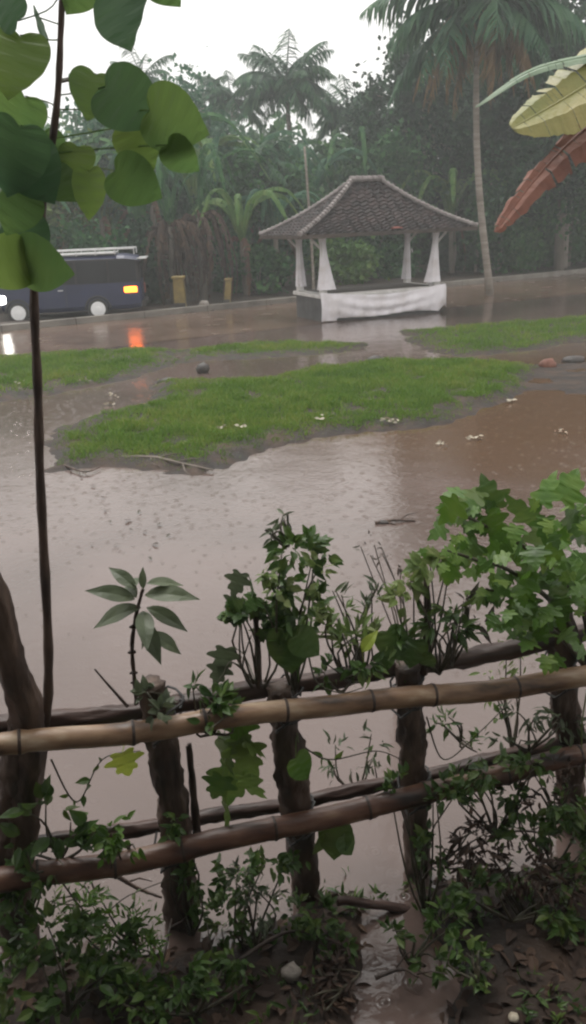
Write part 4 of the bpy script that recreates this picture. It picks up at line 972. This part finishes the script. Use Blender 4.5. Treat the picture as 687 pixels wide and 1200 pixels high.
for lb, b, cs, n, lf, mt, t in (
 ('round-leaved weed in front of the left post between the rails', (70, 1010, 2.35), [(55, 950, 2.3, 30, 22), (70, 975, 2.3, 40, 22), (30, 985, 2.3, 26, 24), (110, 965, 2.32, 14, 20)], 70, .07, 'n_b', 'ovate'),
 ('bright weed below the left opening of the fence', (140, 1020, 2.4), [(130, 975, 2.36, 34, 18), (145, 990, 2.36, 30, 14)], 90, .05, 'n_a', 'ovate'),
 ('creeper leaves over the rail right of the second post', (250, 860, 2.45), [(250, 825, 2.45, 36, 16), (225, 808, 2.45, 16, 14), (268, 838, 2.42, 30, 14)], 80, .055, 'n_b', 'ovate'),
 ('small leaf tuft growing on top of the second post', (185, 830, 2.4), [(180, 812, 2.4, 20, 12), (186, 835, 2.38, 22, 14)], 44, .05, 'n_grey', 'ovate'),
 ('leafy creeper draped over the dark top rail right of the third post', (410, 800, 2.62), [(385, 790, 2.62, 26, 10), (425, 778, 2.62, 34, 12)], 70, .045, 'n_b', 'ovate'),
 ('low weed mass in the bottom left corner', (80, 1190, 2.1), [(60, 1100, 2.2, 80, 50), (130, 1110, 2.25, 70, 45), (20, 1160, 2.1, 60, 50), (100, 1160, 2.1, 70, 40)], 620, .05, 'n_b', 'ovate'),
 ('feathery bright weed at lower left beside the second post', (160, 1120, 2.3), [(150, 1085, 2.3, 48, 30), (95, 1065, 2.32, 44, 30), (170, 1110, 2.26, 36, 26)], 420, .035, 'n_a', 'lance'),
 ('sparse weed behind the lower left rail', (110, 1060, 2.6), [(100, 1040, 2.55, 60, 26), (60, 1060, 2.5, 40, 30)], 90, .045, 'n_b', 'lance'),
 ('bushy weed between the second and third posts under the lower rail', (290, 1120, 2.45), [(280, 1030, 2.5, 44, 36), (320, 1010, 2.5, 40, 30), (265, 1080, 2.45, 46, 36), (340, 1075, 2.42, 40, 34)], 520, .04, 'n_b', 'ovate'),
 ('pale feathery weed in front of the third post', (300, 1110, 2.4), [(290, 1040, 2.42, 30, 30), (310, 1060, 2.4, 34, 24)], 140, .04, 'n_grey', 'lance'),
 ('dark weed clump at the foot of the third post', (380, 1130, 2.35), [(375, 1080, 2.38, 30, 30), (400, 1110, 2.3, 24, 20)], 160, .04, 'n_b', 'ovate'),
 ('tangled weed around the fourth post below the rail', (500, 1080, 2.55), [(520, 935, 2.6, 34, 24), (470, 925, 2.6, 26, 18), (500, 1000, 2.6, 22, 44)], 260, .04, 'n_b', 'ovate'),
 ('green weed mound under the lower rail at the right edge', (650, 1020, 2.6), [(660, 940, 2.62, 46, 34), (620, 980, 2.6, 40, 30), (680, 990, 2.55, 40, 40), (600, 930, 2.65, 34, 20)], 520, .045, 'n_b', 'ovate'),
 ('yellow-green thin weeds between the rails at the right edge', (620, 880, 2.85), [(620, 840, 2.85, 34, 22), (660, 840, 2.85, 34, 26), (590, 860, 2.85, 26, 12)], 120, .05, 'n_grey', 'lance'),
 ('thin seedlings between the rails right of the fourth post', (540, 870, 2.8), [(525, 850, 2.8, 22, 26), (550, 880, 2.8, 24, 12)], 60, .045, 'n_b', 'lance'),
 ('weed tuft growing in the puddle at the bottom centre', (480, 1130, 2.25), [(460, 1090, 2.3, 34, 16), (520, 1075, 2.3, 34, 24), (500, 1130, 2.2, 30, 18)], 130, .045, 'n_b', 'ovate'),
 ('dark low weeds on the bank at the right below the fence', (600, 1080, 2.4), [(560, 1040, 2.42, 40, 24), (650, 1070, 2.4, 44, 28)], 200, .045, 'n_b', 'ovate'),
 ('sparse dark weeds in the water behind the fence, middle opening', (420, 930, 2.9), [(400, 890, 2.9, 40, 30), (440, 870, 2.9, 30, 40)], 60, .045, 'n_grey', 'lance'),
 ('leafy weed carpet along the bottom edge between the corner and the grey stone', (230, 1190, 2.1), [(210, 1150, 2.12, 60, 34), (160, 1170, 2.1, 60, 34), (280, 1130, 2.2, 40, 26)], 360, .042, 'n_b', 'ovate'),
 ('reddish-brown withered weed heap right of the grey stone', (400, 1160, 2.15), [(390, 1140, 2.2, 40, 34), (370, 1170, 2.12, 50, 24)], 240, .045, 'dryk', 'lance'),
 ('dark tangled brush at the lower right under the weed mound', (620, 1090, 2.45), [(610, 1020, 2.5, 70, 26), (560, 1000, 2.55, 40, 24), (660, 1040, 2.45, 50, 26)], 420, .05, 'dryk', 'lance'),
 ('low green weed in front of the puddle at the right', (560, 1150, 2.1), [(560, 1130, 2.15, 40, 26), (540, 1100, 2.2, 26, 20)], 130, .04, 'n_b', 'ovate'),
 ('scrambling weed over the lower rail at the left edge', (30, 1080, 2.3), [(20, 1040, 2.28, 40, 26), (60, 1020, 2.28, 30, 16)], 150, .045, 'n_b', 'ovate'),
 ('leafy stems climbing the second post from the ground', (225, 1100, 2.5), [(222, 1030, 2.46, 18, 44), (205, 960, 2.42, 18, 26)], 110, .04, 'n_b', 'ovate'),
 ('tangled green weed over the lower rail right of the fourth post', (580, 980, 2.65), [(570, 905, 2.62, 40, 20), (620, 895, 2.66, 40, 20), (540, 925, 2.6, 26, 20)], 230, .042, 'n_b', 'ovate'),
 ('brown withered creeper hanging on the lower rail at the right edge', (650, 960, 2.7), [(655, 900, 2.7, 40, 18), (640, 930, 2.66, 50, 20)], 160, .045, 'dryk', 'lance'),
 ('thin pale grass-like weed behind the top rail at the right', (600, 880, 2.95), [(610, 770, 2.95, 40, 24), (575, 800, 2.95, 30, 20)], 60, .05, 'n_pale', 'lance'),
 ('dry brown curled weeds at the foot of the fourth post', (520, 1010, 2.6), [(555, 975, 2.62, 36, 22), (540, 1010, 2.6, 44, 20)], 150, .05, 'dryk', 'lance'),
):
    foliage(lb, 'fence_weed', 'weed', P(*b), cs, n, lf, mt, t, GV)
# thin vines
def vine(label, pts, r=.0035, mat='stem', nl=6, lm='n_b'):
    q = [P(*p) for p in pts]; c = spline(q, 22); root = thing('vine', label, 'vine', c[0]); mb = MB(); mb.tube(c, np.linspace(r, r*.5, 22), 5); mb.build('stem', M[mat], root, smooth=True)
    if nl:
        mb = MB(); k = rng.integers(3, 21, nl); scatter(mb, T['ovate'], c[k], rdir(nl, -.5), unit(rdir(nl)+tocam(c[10])), rng.uniform(.025, .05, nl)); mb.build('leaves', M[lm], root)
vine('thin vine looping out over the water left of the round creeper leaves', [(300, 800, 2.6), (272, 776, 2.58), (262, 790, 2.56), (250, 806, 2.55)], nl=3)
vine('fine tendril curving down across the rail right of the vine shrub', [(362, 770, 2.6), (372, 800, 2.56), (400, 812, 2.52), (425, 806, 2.5)], nl=0)
vine('long tendril hanging behind the right rail ends', [(690, 800, 2.78), (682, 850, 2.76), (684, 900, 2.74), (694, 930, 2.74)], nl=0, mat='n_pale')
vine('thin vine crossing the middle opening of the fence', [(350, 870, 2.62), (385, 890, 2.64), (440, 880, 2.66), (470, 890, 2.66)], nl=7)
vine('thin vine drooping in the opening right of the fourth post', [(500, 840, 2.7), (520, 890, 2.72), (560, 860, 2.76), (600, 820, 2.8)], nl=8)
vine('dark vine hanging in the left opening of the fence', [(60, 890, 2.35), (90, 940, 2.38), (120, 890, 2.4), (165, 880, 2.42)], nl=7)
vine('thin vine sagging under the lower rail at left', [(70, 1030, 2.4), (110, 1075, 2.42), (150, 1050, 2.46), (200, 1030, 2.5)], nl=6)

mb = MB(); n = 1300; x = rng.uniform(-1.1, 1.6, n); y = rng.uniform(1.75, 3.0, n); z = terrain(x, y); pt = nz(x, y, 3.0, 4.4)
k = (z > -.03) & (rng.random(n) < np.clip(.35+pt*2.2, 0, 1)); x, y, z = x[k], y[k], z[k]; n = len(x)
for _ in range(4):
    d = rdir(n, .9); d[:, 2] = np.abs(d[:, 2])+.15
    scatter(mb, T['lance'], np.stack([x, y, z], 1)+rng.normal(size=(n, 3))*[.012, .012, .006]+[0, 0, .01], d, rdir(n, 1.2), rng.uniform(.025, .06, n))
tag(mb.build('ground_cover', M['n_b']), 'low green seedlings sprouting all over the wet bank', kind='stuff')
# leaf litter and twigs on the bank: nobody could count it
mb = MB(); n = 1500; x = rng.uniform(-1.1, 1.6, n); y = rng.uniform(1.75, 2.95, n); z = terrain(x, y); k = (z > -.01); x, y, z = x[k], y[k], z[k]; n = len(x)
scatter(mb, T['ovate'], np.stack([x, y, z+.008], 1), rdir(n)*[1, 1, .25], rdir(n, 2.0), rng.uniform(.03, .08, n))
tag(mb.build('leaf_litter', M['dryk']), 'wet brown leaf litter covering the dark bank', kind='stuff')
for i, (pts, lb) in enumerate((([(280, 1150), (340, 1120), (400, 1140)], 'thin twig lying across the litter at the bottom centre'), ([(180, 1200), (195, 1150), (205, 1110)], 'pale twig standing up at the bottom left near the second post'), ([(545, 1020), (600, 1000), (650, 1010)], 'dark twig on the bank at right below the lower rail'), ([(440, 1170), (470, 1165), (490, 1180)], 'short twig lying at the edge of the puddle'))):
    branch(lb, [G(*p)+[0, 0, .09+.02*j] for j, p in enumerate(pts)], .008, M['bark_rot'], 'twig', 'twig', 3)

# ================================================================== FOREGROUND BANANA at right
bp = P(880, 700, 5.2); bp[2] = -.05
ban = thing('banana_plant', 'near banana plant reaching yellow-green and rust-coloured leaves in from the right edge', 'banana plant', bp)
tb = MB(); topb = P(860, 60, 5.0); tb.tube(spline([bp, (bp+topb)/2+[.05, 0, 0], topb], 12), np.linspace(.16, .09, 12), 12); tb.build('pseudostem', M['bark_far'], ban, smooth=True)
for pts, w, nrm, mt, lb, tr, sg in (
  ([(860, 60, 5.0), (780, 40, 4.9), (687, 100, 4.75), (640, 128, 4.7), (600, 150, 4.65)], .4, (-.25, -.75, .55), 'ban_y', 'yellow-green blade with brown edge', .22, .16),
  ([(860, 60, 5.0), (780, 50, 4.9), (687, 66, 4.8), (620, 84, 4.75), (557, 126, 4.7)], .075, (.1, -.6, .8), 'ban_p', 'pale narrow folded blade', .15, .3),
  ([(860, 70, 5.0), (780, 90, 4.9), (700, 140, 4.8), (640, 195, 4.75), (580, 272, 4.7)], .27, (-.5, -.75, .35), 'ban_r', 'withered rust-red blade', .45, .45)):
    mb = MB(); blade_leaf(mb, [P(*p) for p in pts], w, nrm, 58, tr, sg, .012, .1); o = mb.build('leaf', M[mt], ban); o['label'] = lb

# ================================================================== SHADE SHELL, unseen: added behind and over the camera to darken the fence and bank
hs = thing('shade_house', 'unseen roofed shell added behind and over the viewer to shade the foreground', 'shade_house', (0, -2.6, 0))
mb = MB(); mb.box((0, -2.7, 1.75), (11, .2, 3.5)); mb.build('shade_wall', M['plaster'], hs)
mb = MB(); mb.box((0, -.55, 3.5), (14, 4.3, .14), _rx(R(-9))); mb.build('roof', M['tile'], hs)  # unseen roof slab, its front edge set to shade the near ground
mb = MB(); mb.box((0, -.95, .35), (11, 3.2, .7)); mb.build('shell_floor', M['plinth'], hs)

# ================================================================== SKY, SUN, CAMERA
w = bpy.data.worlds.new('World'); bpy.context.scene.world = w; w.use_nodes = True; nt = w.node_tree
bg = nt.nodes['Background']; sky = nt.nodes.new('ShaderNodeTexSky'); sky.sky_type = 'NISHITA'; sky.sun_disc = False
SE, SR = 68.0, -25.0
sky.sun_elevation = R(SE); sky.sun_rotation = R(SR); sky.air_density = 1.0; sky.dust_density = 4.0; sky.ozone_density = 1.0
hs_ = nt.nodes.new('ShaderNodeHueSaturation'); hs_.inputs['Saturation'].default_value = .12
# even cloud layer lit from above: grey-white, a little mottled
tc = nt.nodes.new('ShaderNodeTexCoord'); cn = nt.nodes.new('ShaderNodeTexNoise'); cn.inputs['Scale'].default_value = 2.2; cn.inputs['Detail'].default_value = 5
mp = nt.nodes.new('ShaderNodeMapping'); mp.inputs['Scale'].default_value = (1, 1, 3); nt.links.new(tc.outputs['Generated'], mp.inputs[0]); nt.links.new(mp.outputs[0], cn.inputs['Vector'])
cr0 = ramp(nt, [(.73, .70, .68), (.96, .935, .91)], [.35, .65]); nt.links.new(cn.outputs[0], cr0.inputs[0])
cr = nt.nodes.new('ShaderNodeVectorMath'); cr.operation = 'SCALE'; cr.inputs['Scale'].default_value = 9.0; nt.links.new(cr0.outputs[0], cr.inputs[0])
mx = nt.nodes.new('ShaderNodeMix'); mx.data_type = 'RGBA'; mx.inputs[0].default_value = .8
nt.links.new(sky.outputs[0], hs_.inputs['Color']); nt.links.new(hs_.outputs[0], mx.inputs[6]); nt.links.new(cr.outputs[0], mx.inputs[7]); nt.links.new(mx.outputs[2], bg.inputs[0])
bg.inputs[1].default_value = .1
sd = bpy.data.lights.new('sun', 'SUN'); sd.energy = 1.1; sd.angle = R(25); sd.color = (1, .96, .92)
so = bpy.data.objects.new('sun', sd); C.objects.link(so)
az = R(SR); sdir = Vector((math.sin(az)*math.cos(R(SE)), math.cos(az)*math.cos(R(SE)), math.sin(R(SE))))   # towards the sun
so.rotation_euler = sdir.to_track_quat('Z', 'Y').to_euler()
cd = bpy.data.cameras.new('camera'); cam = bpy.data.objects.new('camera', cd); C.objects.link(cam)
cam.location = CAM; cd.sensor_fit = 'VERTICAL'; cd.sensor_height = 24; cd.lens = FPX/1200*24; cd.clip_end = 600; cd.clip_start = .05
from mathutils import Matrix
cam.rotation_euler = Matrix(CM.tolist()).to_euler()
sc = bpy.context.scene; sc.camera = cam
sc.view_settings.view_transform = 'Standard'; sc.view_settings.look = 'None'; sc.view_settings.gamma = 1; sc.view_settings.exposure = .97
sc.render.engine = 'CYCLES'; sc.cycles.use_denoising = True; sc.cycles.max_bounces = 8; sc.cycles.volume_bounces = 1; sc.cycles.diffuse_bounces = 4
sc.cycles.sample_clamp_indirect = 6; sc.cycles.filter_width = 2.3
for o in bpy.data.objects:
    if '_wo' in o: del o['_wo']
